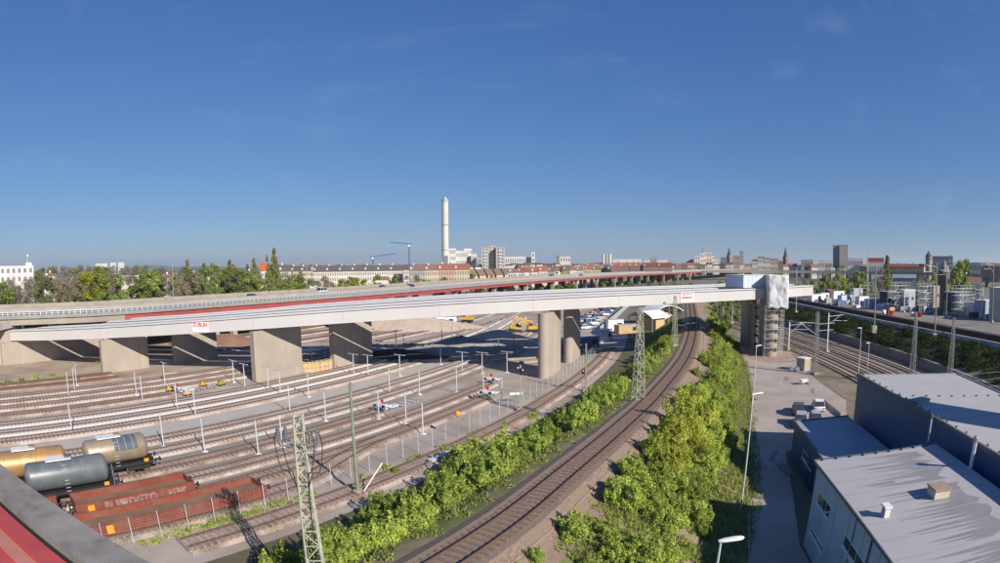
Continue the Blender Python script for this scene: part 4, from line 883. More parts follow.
# camera building: roof corner with red sheet metal at the bottom left
RZ = 17.5; e0, e1 = G(-40, 430, RZ), G(150, 563, RZ); ed_ = (e1 - e0).normalized(); en = Vector((-ed_.y, ed_.x, 0)); en = en if en.y < 0 else -en
e0 = e0 - ed_ * 2; e1 = e1 + ed_ * 6
own = thing('red_roof_building', 'roof corner with red sheet metal and grey coping at the bottom left', 'building', (e0.x, e0.y, 0))
def strip(o0, o1, z0, z1, nm, mt):
    m = MB(); m.prism([(e0 + en * o0).to_2d(), (e1 + en * o0).to_2d(), (e1 + en * o1).to_2d(), (e0 + en * o1).to_2d()], z0, z1); return m.build(nm, mt, own)
strip(.06, 12, -.2, RZ - .5, 'wall', M_conc_d); strip(0, .46, RZ - .45, RZ, 'coping', M_coping); strip(.465, .56, RZ - .45, RZ - .12, 'gutter', M_black)
strip(.565, .80, RZ - .45, RZ - .06, 'red_flashing', M_redsheet); strip(.805, .98, RZ - .45, RZ - .09, 'red_band', M_redsheet2); strip(.985, 1.55, RZ - .45, RZ - .12, 'red_sheet', M_redsheet); strip(1.555, 1.65, RZ - .45, RZ - .06, 'seam', M_trim); strip(1.655, 4.2, RZ - .45, RZ - .14, 'red_sheet', M_redsheet)
# unseen bar on columns added outside the frame to the right; it throws the dark band across the hall roof
sh0, sh1 = G(893, 403, HZ_), G(1000, 421, HZ_)
k_ = 19.0
q0 = sh0 + Vector((math.sin(SUN_AZ), math.cos(SUN_AZ), math.tan(SUN_EL))) * k_; q1 = sh1 + Vector((math.sin(SUN_AZ), math.cos(SUN_AZ), math.tan(SUN_EL))) * k_
dq = (q1 - q0).normalized(); wk = thing('roof_shade_bar', 'unseen grey bar added beyond the right edge to shade the hall roof', 'walkway', (q0.x, q0.y, 0))
m = MB(); m.bar(q0 - dq * 6, q0 + dq * 30, 3.2, 3.6); m.build('shade_bar', M_grey_c, wk)
for f in (12, 28): p = q0 + dq * f; m = MB(); m.box((p.x, p.y, (p.z - 1.5) / 2), (.8, .8, p.z - 1.5)); m.build('column', M_conc, wk)
# ================================================================== cars
def loft(m, secs):                                         # secs: list of (x, [(y,z)...]) rings, same count
    n = len(secs[0][1]); i = len(m.v)
    for x, ring in secs:
        for y, z in ring: m.v.append((x, y, z))
    for j in range(len(secs) - 1):
        for k in range(n): m.f.append((i + j * n + k, i + j * n + (k + 1) % n, i + (j + 1) * n + (k + 1) % n, i + (j + 1) * n + k))
    m.f.append(tuple(range(i, i + n))); m.f.append(tuple(range(i + (len(secs) - 1) * n + n - 1, i + (len(secs) - 1) * n - 1, -1)))
CARM = {}
def car_meshes(kind):
    if kind in CARM: return CARM[kind]
    L, W, H = {'estate': (4.6, 1.8, 1.48), 'hatch': (4.1, 1.75, 1.5), 'van': (5.2, 2.0, 2.2)}[kind]
    def ring(w, z0, z1): return [(-w * .96, z0), (w * .96, z0), (w, z0 + .25 * (z1 - z0)), (w * .97, z1 - .12 * (z1 - z0)), (w * .86, z1), (-w * .86, z1), (-w * .97, z1 - .12 * (z1 - z0)), (-w, z0 + .25 * (z1 - z0))]
    w = W / 2; hz0 = .9 if kind != 'van' else 1.15
    b = MB(); loft(b, [(-L / 2, ring(w * .86, .35, hz0 * .8)), (-L / 2 + .15, ring(w * .95, .25, hz0 * .95)), (-L / 2 + .8, ring(w, .22, hz0)), (L * .15, ring(w, .22, hz0)), (L / 2 - .8, ring(w * .98, .22, hz0 * .93)), (L / 2 - .15, ring(w * .92, .25, hz0 * .78)), (L / 2, ring(w * .8, .35, hz0 * .66))])
    g = MB()
    def cr(wb, wt, z0, z1): return [(-wb, z0), (wb, z0), (wt, z1), (-wt, z1)]
    x0 = -L / 2 + (.12 if kind != 'hatch' else .15); x1 = L * .22 if kind != 'van' else L * .36
    loft(g, [(x0, cr(w * .88, w * .86, hz0 - .03, hz0)), (x0 + .45, cr(w * .9, w * .72, hz0 - .03, H - .05)), (x1 - .75, cr(w * .9, w * .72, hz0 - .03, H - .05)), (x1, cr(w * .88, w * .86, hz0 - .03, hz0))])
    rf = MB(); rf.box(((x0 + .5 + x1 - .8) / 2, 0, H - .025), (x1 - x0 - 1.25, w * 1.46, .06))
    for sy in (-1, 1):
        for xx in (x0 + .45, (x0 + x1) / 2 - .1, x1 - .78): rf.bar((xx, sy * w * .735, H - .06), (xx + (.02 if xx < 0 else .35) * (0 if abs(xx - (x0 + x1) / 2 + .1) < .01 else 1), sy * w * .91, hz0), .07)
    wh = MB(); wh.tube((0, -.1, 0), (0, .1, 0), .32, n=14); rm = MB(); rm.tube((0, -.11, 0), (0, .11, 0), .19, n=10)
    hl = MB(); hl.box((0, 0, 0), (.12, .34, .14))
    CARM[kind] = (b, g, rf, wh.mesh('tyre', M_black), rm.mesh('rim', M_galv), hl, L, W, hz0); return CARM[kind]
CARX = {}
def car(label, p, rz, mt, kind='hatch', detail=True, group='cars', scale=1.0):
    b, g, rf, wh, rm, hl, L, W, hz0 = car_meshes(kind); o = thing('car' if kind != 'van' else 'van', label, 'car' if kind != 'van' else 'van', tuple(p), rz, group, local=True); o.scale = (scale,) * 3
    key = (kind, mt.name)
    if key not in CARX: CARX[key] = (b.mesh('body', mt, smooth=True), g.mesh('windows', M_glass), rf.mesh('roof', mt), hl.mesh('headlight', M_signw), hl.mesh('tail_light', M_signr))
    mb_, mg, mr, mh, mtl = CARX[key]
    inst('body', mb_, (0, 0, 0), parent=o); inst('windows', mg, (0, 0, 0), parent=o); inst('roof', mr, (0, 0, 0), parent=o)
    if detail:
        for x in (-L * .3, L * .31):
            for y in (-W / 2 + .1, W / 2 - .1): w = inst('wheel', wh, (x, y, .32), parent=o); inst('rim', rm, (0, 0, 0), parent=w)
        for y in (-W * .34, W * .34): inst('headlight', mh, (L / 2 - .1, y, hz0 * .62), parent=o); inst('tail_light', mtl, (-L / 2 + .03, y, hz0 * .72), parent=o)
    return o
def paint(nm, c): return mat('paint_' + nm, c, tuple(x * .9 for x in c), .25, 1, spec=.6)
P_dark, P_silver, P_white, P_blue, P_red = paint('dark', (.03, .033, .04)), paint('silver', (.42, .43, .45)), paint('white', (.72, .72, .72)), paint('blue', (.06, .12, .28)), paint('red', (.35, .03, .03))
car('dark car parked on the service road behind the silver one', G(798, 413), math.radians(62), P_dark, 'estate', group='cars on the service road')
car('silver car parked on the service road in front of the dark one', G(800.5, 425.5), math.radians(-119), P_silver, 'estate', group='cars on the service road')
car('pale silver car parked right beside the annex', G(815.5, 424.5), math.radians(-116), P_silver, 'hatch', group='cars on the service road')
car('white car parked beside the concrete ledge behind the others', G(818, 409.5), math.radians(64), P_white, 'hatch', group='cars on the service road')
ld = thing('concrete_ledge', 'low concrete ledge between the parked cars and the siding', 'kerb wall', tuple(G(823, 402)))
la, lb_ = G(822, 401), G(842, 417)
for k in range(5): m = MB(); u0, u1 = la + (lb_ - la) * (k / 5), la + (lb_ - la) * (k / 5 + .195); m.bar(u0 + Vector((0, 0, .25)), u1 + Vector((0, 0, .25)), .5, .6); m.build('block', M_conc, ld)
# hut, big bags and odds by the siding
hp0 = G(804, 371); hut = thing('utility_hut', 'small pale concrete hut beside the lattice mast', 'hut', tuple(hp0)); m = MB(); m.box((hp0.x + .3, hp0.y + .8, 1.15), (2.0, 2.0, 2.3), .35); m.build('wall', M_conc, hut); m = MB(); m.box((hp0.x + .3, hp0.y + .8, 2.36), (2.2, 2.2, .12), .35); m.build('roof', M_lamp, hut); m = MB(); m.box((hp0.x + .3 + .02, hp0.y - .22, 1.0), (.9, .06, 1.9), .35); m.build('door', M_galv_d, hut)
for k, (px, py) in enumerate(((791.5, 371.5), (796.5, 371.8))):
    p = G(px, py); m = MB(); m.lathe(p, [(.42, 0), (.55, .2), (.56, .6), (.45, .85), (.2, .95)], 9); o = m.build('bulk_bag', M_tarp, None, True); tag(o, 'white bulk bag beside the pale hut, %s one' % ('left' if k == 0 else 'right'), 'bag', 'bulk bags by the hut')
p = G(803.5, 384.5); o = thing('barrow', 'white site barrow standing on the service road', 'barrow', tuple(p)); m = MB(); m.hexa([p + Vector(v) for v in ((-.5, -.3, .4), (.5, -.3, .4), (.5, .3, .4), (-.5, .3, .4), (-.75, -.45, .9), (.75, -.45, .9), (.75, .45, .9), (-.75, .45, .9))]); m.build('tray', M_lamp, o); m = MB(); m.tube(p + Vector((.6, -.06, .22)), p + Vector((.6, .06, .22)), .22, n=12); m.build('wheel', M_black, o); m = MB(); m.bar(p + Vector((-1.2, -.3, .7)), p + Vector((.6, -.05, .3)), .05); m.bar(p + Vector((-1.2, .3, .7)), p + Vector((.6, .05, .3)), .05); m.bar(p + Vector((-.4, -.3, 0)), p + Vector((-.4, -.3, .45)), .05); m.bar(p + Vector((-.4, .3, 0)), p + Vector((-.4, .3, .45)), .05); m.build('frame', M_galv_d, o)
# ================================================================== masts, lamps and poles
def lattice(o, base, h, w0, w1, mt, rz=0.0, nb=None, leg=.07, br=.045):
    n = nb or max(4, int(h / 1.0)); ca, sa = math.cos(rz), math.sin(rz)
    def cor(k, z): w_ = (w0 + (w1 - w0) * z / h) / 2; x, y = ((-w_, -w_), (w_, -w_), (w_, w_), (-w_, w_))[k]; return Vector((base.x + x * ca - y * sa, base.y + x * sa + y * ca, base.z + z))
    for k in range(4): m = MB(); m.bar(cor(k, 0), cor(k, h), leg); m.build('mast_leg', mt, o)
    m = MB()
    for j in range(n):
        z0, z1_ = h * j / n, h * (j + 1) / n
        for k in range(4):
            a, b = (k, (k + 1) % 4) if j % 2 == 0 else ((k + 1) % 4, k); m.bar(cor(a, z0), cor(b, z1_), br); m.bar(cor(k, z1_), cor((k + 1) % 4, z1_), br)
    return stuff(m.build('mast_bracing', mt, o))
def insulator(o, a, b, mt=M_galv_d, r=.08):
    m = MB(); a, b = Vector(a), Vector(b)
    for k in range(5): p, q = a + (b - a) * (k / 5), a + (b - a) * ((k + .6) / 5); m.tube(p, q, r, r * .7, n=8)
    m.tube(a, b, r * .45, n=6); return m.build('insulator', mt, o)
def cable(o, pts, r=.02, nm='cable', mt=None):
    m = MB(); P = smooth_path(pts, .4)
    for a, b in zip(P[:-1], P[1:]): m.tube(a, b, r, n=5, cap=False)
    return m.build(nm, mt or M_black, o)
# near lattice mast
d0 = ray(299, 430); D0 = 26.5; k0 = D0 / math.hypot(d0.x, d0.y); mb_ = Vector((d0.x * k0, d0.y * k0, 0)); mh_ = hz(297, 414.5, D0)
lm = thing('lattice_mast', 'tall pale green lattice mast with insulators in the left foreground', 'mast', tuple(mb_)); lattice(lm, mb_, mh_, 1.05, .42, M_lattice, .25, 15, .085, .05)
zc_ = hz(290, 449, D0)
for sgn in (-1, 1):
    for zz in (zc_, zc_ + .35): m = MB(); m.bar(mb_ + Vector((sgn * .1, -.25, zz)), mb_ + Vector((sgn * 1.25, -.25, zz)), .07); m.build('cross_arm', M_galv_d, lm)
    for x in (.62, 1.02): insulator(lm, mb_ + Vector((sgn * x, -.25, zc_ + .4)), mb_ + Vector((sgn * x, -.25, zc_ + 1.15)), mat('insulator_dark', (.10, .10, .11), (.14, .14, .15), .4, 2), .11)
    for x in (.62, 1.02): cable(lm, [mb_ + Vector((sgn * x, -.25, zc_ + 1.15)), mb_ + Vector((sgn * (x + .22), -.3, zc_ + .3)), mb_ + Vector((sgn * (x - .05), -.35, zc_ - 1.1)), mb_ + Vector((sgn * .3, -.3, zc_ - 2.0)), mb_ + Vector((sgn * .25, -.3, 1))], .025)
# tall green pole
gb = G(358, 494); gp = thing('concrete_pole', 'tall slim green-grey pole standing beside the yard fence', 'pole', tuple(gb)); m = MB(); m.tube(gb, (gb.x, gb.y, height_at(gb, 382.6)), .19, .11, n=10); m.build('shaft', M_pole_g, gp, smooth=True); m = MB(); m.box((gb.x, gb.y, .2), (.7, .7, .5)); m.build('footing', M_conc, gp)
q = G(376, 478); sr = thing('stay_rod', 'white inclined rod leaning beside the foot of the green pole', 'rod', tuple(gb + Vector((.6, .3, 0)))); m = MB(); m.tube(gb + Vector((.5, .2, .2)), gb + Vector((2.1, 1.4, 2.6)), .06, n=8); m.build('rod', M_lamp, sr); m = MB(); m.tube(gb + Vector((.5, .2, .05)), gb + Vector((.5, .2, .25)), .11, n=8); m.build('rod_shoe', M_galv_d, sr)
for k, (px, py, z, yt, w0, w1, lb) in enumerate(((637, 424, 1.6, 308, 1.35, .42, 'pale lattice catenary mast on the hedge side of the curved main line'), (674.3, 346, 4.2, 296, .9, .4, 'lattice mast beside the main line just in front of the bridge'), (814.5, 374, 0, 312, .8, .45, 'lattice catenary mast beside the pale hut'), (911, 384, 0, 312, .95, .35, 'lattice mast behind the blue hall, left one'), (948.5, 386, 0, 318, .95, .35, 'lattice mast behind the blue hall, right one'))):
    b = G(px, py, z); h = height_at(b, yt) - z; o = thing('lattice_mast', lb, 'mast', tuple(b), group='lattice catenary masts'); lattice(o, b, h, w0, w1, M_lattice if k < 2 else M_galv_d, .3, None, .08, .045); m = MB(); m.box((b.x, b.y, b.z + .1), (1.3, 1.3, .4), .3); m.build('footing', M_conc, o)
    if k in (2,):
        for zz, L in ((h - 2.2, 3.4), (h - 3.4, 3.2)): m = MB(); m.bar(b + Vector((0, 0, zz)), b + Vector((L, -1.0, zz + .2)), .09); m.build('cantilever', M_galv, o)
        m = MB(); m.bar(b + Vector((0, 0, h - 2.0)), b + Vector((-3.6, .8, h - 1.8)), .09); m.build('cantilever', M_galv, o); m = MB(); m.bar(b + Vector((0, 0, h - 4.2)), b + Vector((-3.4, .8, h - 1.9)), .08); m.build('strut', M_galv, o)
def catenary_post(label, b, yt, dx, mt=M_galv, arms=True, w=.22, z=0):
    h = height_at(b, yt) - b.z; o = thing('catenary_post', label, 'mast', tuple(b), group='plain catenary posts'); m = MB(); m.bar(b, b + Vector((0, 0, h)), w); m.build('post', mt, o); m = MB(); m.box((b.x, b.y, b.z + .15), (.9, .9, .5)); m.build('footing', M_conc, o)
    if arms:
        zt = b.z + h; m = MB(); m.tube((b.x, b.y, zt - .8), (b.x + dx, b.y - .4, zt - .5), .045, n=6); m.build('cantilever', M_galv, o); m = MB(); m.tube((b.x, b.y, zt - 2.6), (b.x + dx * .8, b.y - .3, zt - .55), .045, n=6); m.build('strut', M_galv, o)
        insulator(o, (b.x + dx * .12, b.y, zt - .77), (b.x + dx * .28, b.y - .1, zt - .7)); m = MB(); m.tube((b.x + dx * .35, b.y, zt - 1.75), (b.x + dx * 1.25, b.y - .5, zt - 1.9), .035, n=6); m.build('steady_arm', M_galv, o)
    return o
for px, py, z, yt, dx, mt, arms, lb in ((827, 352, 0, 313, 4.2, M_galv, 1, 'catenary post with cantilever in front of the ivy slope'), (788.5, 350, 0, 322, 4.0, M_galv, 1, 'catenary post with cantilever beside the scaffolded pier'), (796, 312, 4.9, 268, 2, M_galv_d, 0, 'slim mast just right of the bridge end'),
        (874.3, 327, 4.9, 266, 3.2, M_pole_g, 0, 'dark mast standing on the edge of the raised railway, left of two'), (934.6, 335, 4.9, 263, -4.0, M_pole_g, 1, 'dark mast standing on the edge of the raised railway, right of two'), (946, 318, 5, 268, -3.6, M_pole_g, 1, 'dark mast behind the raised railway near the square tower'), (992, 322, 5, 262, -4.5, M_pole_g, 1, 'dark mast at the right edge behind the raised railway'), (867.3, 302, 5, 246, 0, M_galv_d, 0, 'very tall thin pole rising above the red block'),
        (860, 301, 5, 284, 4, M_galv, 1, 'small catenary post among the site cabins'), (904, 312, 5, 289, 5, M_galv, 1, 'catenary post in front of the containers, left one'), (982, 318, 5, 287, -5, M_galv, 1, 'catenary post in front of the containers, right one'), (723, 325, 2.5, 306, 2.0, M_galv_d, 0, 'thin post on the right bank of the main line, left one'), (732, 323, 2.5, 305, 2.0, M_galv_d, 0, 'thin post on the right bank of the main line, right one')):
    b = G(px, py, z); catenary_post(lb, b, yt, dx, mt, arms)
    if 'edge of the raised' in lb: m = MB(); m.prism([(b.x - .9, b.y - .5), (b.x + .4, b.y - .7), (b.x + .4, b.y + .5), (b.x - .9, b.y + .5)], [3.6, 3.1, 3.1, 3.6], 5.3); tag(m.build('mast_pedestal', M_conc, None), 'pale concrete pedestal under the dark mast, %s' % ('left one' if px < 900 else 'right one'), 'pedestal', 'mast pedestals')
# signal masts outside the fence
def signal_mast(label, px, py, yt, mt, hd):
    b = G(px, py); h = height_at(b, yt); o = thing('signal_mast', label, 'signal mast', tuple(b), group='signal masts by the fence'); m = MB(); m.bar(b, b + Vector((0, 0, h)), .24); m.build('post', mt, o); m = MB(); m.box((b.x, b.y, .15), (.9, .9, .5)); m.build('footing', M_conc, o)
    for zz, x in hd: m = MB(); m.box((b.x + x, b.y - .3, h * zz), (.45, .3, .8)); so = m.build('signal_head', M_black, o); mm = MB(); mm.tube((b.x + x, b.y - .46, h * zz + .15), (b.x + x, b.y - .5, h * zz + .15), .1, n=10); mm.build('lens', M_lamp, so)
signal_mast('green square mast with a dark signal head at the fence, near the round piers', 585.5, 391, 343.5, M_pole_g, [(.42, -.45)])
signal_mast('grey mast with small dark boxes at the fence, in the middle of the picture', 520.5, 410.5, 365, M_galv_d, [(.93, -.35), (.88, .3)])
p = G(516, 403); ty = thing('white_canister', 'white horizontal canister mounted by the grey signal mast', 'canister', tuple(p)); capsule_p = MB(); capsule_p.tube((p.x - .9, p.y, 1.3), (p.x + .9, p.y + .3, 1.3), .22, n=12); capsule_p.build('shell', M_lamp, ty, smooth=True); m = MB(); m.bar((p.x - .5, p.y, 0), (p.x - .5, p.y, 1.2), .07); m.build('leg', M_galv_d, ty); m = MB(); m.bar((p.x + .5, p.y + .15, 0), (p.x + .5, p.y + .15, 1.2), .07); m.build('leg', M_galv_d, ty)
# road lamps
def street_lamp(label, b, zt, head_dir, L=1.0):
    o = thing('street_lamp', label, 'street lamp', tuple(b), group='street lamps of the service road'); m = MB(); m.tube(b, (b.x, b.y, zt - .05), .085, .05, n=8); m.build('pole', M_galv, o, smooth=True)
    hd = Vector(head_dir).normalized(); sd = Vector((-hd.y, hd.x, 0)); c0 = Vector((b.x, b.y, zt)); m = MB(); secs = []
    rings = [(-.1, .07, .05), (.0, .1, .07), (.15, .15, .085), (.6 * L, .17, .09), (.85 * L, .14, .08), (.95 * L, .06, .04)]; n = 8; i0 = 0
    for x, wy, hz2 in rings:
        for k in range(n): th = 2 * math.pi * k / n; q = c0 + hd * x + sd * (wy * math.cos(th)) + Vector((0, 0, hz2 * math.sin(th) + .05 * x)); m.v.append(tuple(q))
    for j in range(len(rings) - 1):
        for k in range(n): m.f.append((j * n + k, j * n + (k + 1) % n, (j + 1) * n + (k + 1) % n, (j + 1) * n + k))
    m.f.append(tuple(range(n - 1, -1, -1))); m.f.append(tuple(range((len(rings) - 1) * n, len(rings) * n))); m.build('lamp_head', M_lamp, o, smooth=True)
b = G(721, 541, 9.5); street_lamp('white street lamp head in the bottom foreground above the dark verge', Vector((b.x, b.y, 0)), 9.5, (1, -.1, 0))
b = G(740, 513); street_lamp('slim white street lamp on the verge left of the shaded road', b, height_at(b, 394.5), (1, .1, 0))
b = G(752.8, 404); street_lamp('slim street lamp on the verge in front of the scaffolded pier', b, height_at(b, 346), (1, .2, 0))
b = G(858, 378); street_lamp('thin lamp with white head in the cutting, taller of two', b, height_at(b, 328), (-1, -.2, 0), 1.1)
b = G(866.5, 379); street_lamp('thin lamp with white head in the cutting, shorter of two', b, height_at(b, 343), (-1, -.2, 0), 1.1)
# contact wires
def wires(label, pts_list, r=.012):
    o = thing('contact_wires', label, 'overhead wire', tuple(pts_list[0][0])); 
    for pts in pts_list: cable(o, pts, r, 'wire', mat('wire_dark', (.06, .055, .05), (.05, .045, .04), .5, 1))
wires('thin overhead wires along the low-level tracks', [[Vector((q.x, q.y, z)) for q in offset_path(RA, u)[2:-4:6]] for u in (0, -4.7, -10.8) for z in (5.6,)])
wires('thin overhead wires along the raised railway', [[Vector((q.x, q.y, z)) for q in offset_path(UP, u)[2:-2:6]] for u in (-5.6, -10) for z in (10.8, 12.0)])
wires('thin overhead wires above the curved main line', [[Vector((q.x, q.y, z)) for q in MAIN[2:-10:7]] for z in (10.0, 11.2)], .009)

# cladding joints and roof seams
M_seamr = mat('roof_seam', (.36, .345, .345), (.32, .31, .31), .8, 2)
for k in range(1, 12):
    a = hnw + UW * (3.2 * k) + VW_ * .5; b = a + VW_ * 26; m = MB(); m.box(((a.x + b.x) / 2, (a.y + b.y) / 2, HZ_ + .008), (26, .09, .012), math.atan2(VW_.y, VW_.x)); m.build('roof_seam', M_seamr, hall)
for k in range(1, 11):
    a, b = P2(2.1 * k, .1, roofz(.1) + .014), P2(2.1 * k, WW - .3, roofz(WW - .3) + .014); m = MB(); m.bar(a, b, .07, .012); m.build('roof_seam', M_seamr, ofb)
for k in range(1, 9): m = MB(); q = P2(2.6 * k, -.012, 0); m.box((q.x, q.y, 3.2), (.04, .03, 6.3), math.atan2(UW.y, UW.x)); m.build('panel_joint', mat('joint_pale', (.34, .42, .50), (.30, .38, .46), .8, 2), ofb)
# ================================================================== vegetation
def emb_z(p):                                              # height of the embankment surface under p
    best = min(range(len(MAIN)), key=lambda k: (MAIN[k].x - p.x) ** 2 + (MAIN[k].y - p.y) ** 2); k = min(max(best, 1), len(MAIN) - 2)
    d = (MAIN[k + 1] - MAIN[k - 1]); d = Vector((d.x, d.y, 0)).normalized(); u = Vector((d.y, -d.x, 0)).dot(Vector((p.x - MAIN[best].x, p.y - MAIN[best].y, 0)))
    prof = [(-12, -.1), (-4.2, ZT - .45), (-2.4, ZT - .22), (2.4, ZT - .22), (side(best) - 1.0, ZT - .55), (side(best) + 1.5, ZT - 1.15), (toe(best), -.1)]
    if u <= prof[0][0] or u >= prof[-1][0]: return 0.0, u
    for (a, b), (c, e) in zip(prof[:-1], prof[1:]):
        if a <= u <= c: return b + (e - b) * (u - a) / (c - a), u
    return 0.0, u
def bush_lobes(seed, R=1.5, H=1.9, n=16):
    r = random.Random(seed); L = []
    for k in range(n):
        a = r.uniform(0, 6.28); q = R * .62 * math.sqrt(r.random()); rr = r.uniform(.2, .5) * R; L.append((q * math.cos(a), q * math.sin(a), r.uniform(.25, .95) * (H - rr * .6), rr, rr, rr * r.uniform(.7, 1.0)))
    for k in range(7): a = r.uniform(0, 6.28); q = R * r.uniform(.2, .95); L.append((q * math.cos(a), q * math.sin(a), H * r.uniform(.55, 1.15), .13 * R, .13 * R, r.uniform(.2, .4) * H))
    L.append((0, 0, H * .35, R * .75, R * .75, H * .45)); return L
BUSH = {}
for nm, mt, n, sz in (('green', L_bush, 8500, .185), ('yellow', L_yel, 8500, .18), ('dark', L_dark, 3200, .34)):
    BUSH[nm] = [leaf_cloud('foliage', n, bush_lobes(40 + 7 * k + len(nm)), sz, mt, 100 + k + len(nm), shell=.68) for k in range(4)]
STEM = []
for k in range(2):
    m = MB(); r = random.Random(k)
    for j in range(6): a = r.uniform(0, 6.28); m.tube((.1 * math.cos(a), .1 * math.sin(a), -.2), (.8 * math.cos(a), .8 * math.sin(a), 1.3), .035, .012, n=5)
    STEM.append(m.mesh('stems', M_bark))
def bush(kind, p, sc_, label, group, rng):
    o = thing('bush', label, 'bush', tuple(p), rng.uniform(0, 6.28), group, local=True); o.scale = (sc_ * rng.uniform(.85, 1.2), sc_ * rng.uniform(.85, 1.2), sc_ * rng.uniform(.8, 1.15))
    inst('foliage', rng.choice(BUSH[kind]), (0, 0, 0), parent=o); inst('stems', rng.choice(STEM), (0, 0, 0), parent=o)
def lerp_list(L, f):
    k = min(int(f * (len(L) - 1)), len(L) - 2); t = f * (len(L) - 1) - k; return L[k] * (1 - t) + L[k + 1] * t
R5 = random.Random(21)
UPB = [G(x, y, 1.5) for x, y in ((262, 563), (296, 548), (345, 512), (400, 486), (430, 466), (462, 438), (500, 436), (545, 416), (565, 404), (600, 383), (640, 360), (662, 342), (672, 330))]
LOB = [G(x + 9, y + 3, 3.0) for x, y in ((360, 595), (392, 563), (436, 534), (486, 500), (520, 474), (556, 448), (580, 430), (602, 412), (622, 396), (645, 376), (662, 360), (676, 345), (682, 333))]
n_b = 0
for k in range(158):
    f = (k + R5.random()) / 158; a, b = lerp_list(UPB, f), lerp_list(LOB, f); p = a + (b - a) * R5.uniform(.06, .92); z, u = emb_z(p)
    if u > -3.9: continue
    px = pixof((p.x, p.y, z + 1))[0]; s_ = R5.uniform(.72, 1.08) * (1.0 if f < .75 else .85)
    if 440 < px < 515 and R5.random() < .5: s_ *= 1.35
    bush('green', (p.x, p.y, z - .15), s_, 'bright green leafy bush in the long hedge between the fence and the curved main line', 'hedge left of the main line', R5)
LB = [G(x, y, 2.8) for x, y in ((525, 590), (556, 550), (588, 517), (622, 486), (647, 454), (660, 428), (684, 398), (700, 372), (709, 350), (711, 335), (706, 322))]
RB = [G(x - 7, y, .4) for x, y in ((700, 600), (712, 545), (728, 505), (736, 470), (738, 440), (739, 410), (742, 385), (741, 366), (737, 350), (731, 338), (724, 327))]
for k in range(140):
    f = (k + R5.random()) / 140; a, b = lerp_list(LB, f), lerp_list(RB, f); w_ = R5.random() ** .8; p = a + (b - a) * w_; z, u = emb_z(p); px, py = pixof((p.x, p.y, z + .8))
    yel = ((px - 684) / 30) ** 2 + ((py - 436) / 42) ** 2 < 1; kind = 'yellow' if (yel and R5.random() < .75) or (R5.random() < .18 and py < 420) else 'green'
    s_ = R5.uniform(.68, 1.02) * (1.3 if yel else 1)
    if py > 505 and px < 640 and R5.random() < .7: s_ *= .5
    if w_ > .8: s_ *= .8
    bush(kind, (p.x, p.y, z - .15), s_, 'yellow-green shrub on the bank between main line and service road' if kind == 'yellow' else 'mid-green shrub on the bank between main line and service road', 'yellow shrubs right of the main line' if kind == 'yellow' else 'green shrubs right of the main line', R5)
# ivy slope: one thicket
lob = []
for k in range(720):
    f = R5.random() ** .7; i = min(int(f * (len(SLOPE) - 1)), len(SLOPE) - 2); a, b = SLOPE[i]; c2, d2 = SLOPE[i + 1]; t_ = R5.random(); w_ = R5.uniform(.02, .9); p = (a * (1 - w_) + b * w_) * (1 - t_) + (c2 * (1 - w_) + d2 * w_) * t_; rr = R5.uniform(.7, 1.7); lob.append((p.x, p.y, p.z + rr * .2, rr, rr, rr * R5.uniform(.5, .95)))
iv = bpy.data.objects.new('ivy_thicket', leaf_cloud('ivy_thicket', 140000, lob, .30, L_dark, 77, shell=.6)); COL.objects.link(iv); iv['kind'] = 'stuff'; tag(iv, 'dark green thicket covering the slope above the retaining wall', 'thicket')
# weeds and small bushes round the yard
for px, py, s_, lb in ((8, 383, .5, 'low weed clump in the yard dirt at the left edge'), (22, 382, .55, 'low weed clump in the yard dirt, second from the left edge'), (36, 379, .5, 'low weed clump in the yard dirt, third from the left edge'), (52, 376, .4, 'low weed clump in the yard dirt, fourth from the left edge'), (97, 364, .45, 'weed clump at the foot of the leftmost pier'), (445, 452, .35, 'weed clump beside the fence behind the hedge'), (395, 474, .4, 'weed clump in front of the green pole'), (533, 418, .45, 'weed clump at the foot of the grey signal mast')):
    bush('green', tuple(G(px, py) - Vector((0, 0, .3))), s_, lb, 'weeds in the yard', R5)
# grass tufts on the embankment and verges: one mass
n = 170000; V = np.zeros((n, 3, 3)); cnt = 0; r = np.random.default_rng(5); K = len(MAIN)
ks = r.integers(1, K - 12, n); us = np.where(r.random(n) < .4, r.uniform(-11.8, -3.6, n), r.uniform(3.6, 14.2, n))
for i in range(n):
    k = int(ks[i]); y = MAIN[k].y; u = us[i]
    if y > 150: continue
    if u > toe(k) + .6 or (0 < u < side(k) + .6 and r.random() < .9): continue
    d = MAIN[k + 1] - MAIN[k - 1]; L = math.hypot(d.x, d.y); rx, ry = d.y / L, -d.x / L; j = r.random() * 2.5 - 1.25; x = MAIN[k].x + rx * u + d.x / L * j; yy = MAIN[k].y + ry * u + d.y / L * j
    prof = ((-12, -.1), (-4.2, ZT - .45), (-2.4, ZT - .22), (2.4, ZT - .22), (side(k) - 1.0, ZT - .55), (side(k) + 1.5, ZT - 1.15), (toe(k), -.1), (17, 0)); z = 0
    for (a, b), (c2, e2) in zip(prof[:-1], prof[1:]):
        if a <= u <= c2: z = b + (e2 - b) * (u - a) / (c2 - a); break
    h = r.uniform(.12, .38 if u < 0 else .5); a = r.random() * 6.28; wv = r.uniform(.04, .10); lx, ly = r.normal() * .14, r.normal() * .14
    V[cnt] = ((x - wv * math.cos(a), yy - wv * math.sin(a), z), (x + wv * math.cos(a), yy + wv * math.sin(a), z), (x + lx, yy + ly, z + h)); cnt += 1
go = bpy.data.objects.new('grass', fast_mesh('grass', V[:cnt].reshape(-1, 3), 3, L_grass)); COL.objects.link(go); go['kind'] = 'stuff'; tag(go, 'rough grass and weeds on the banks of the main line', 'grass')
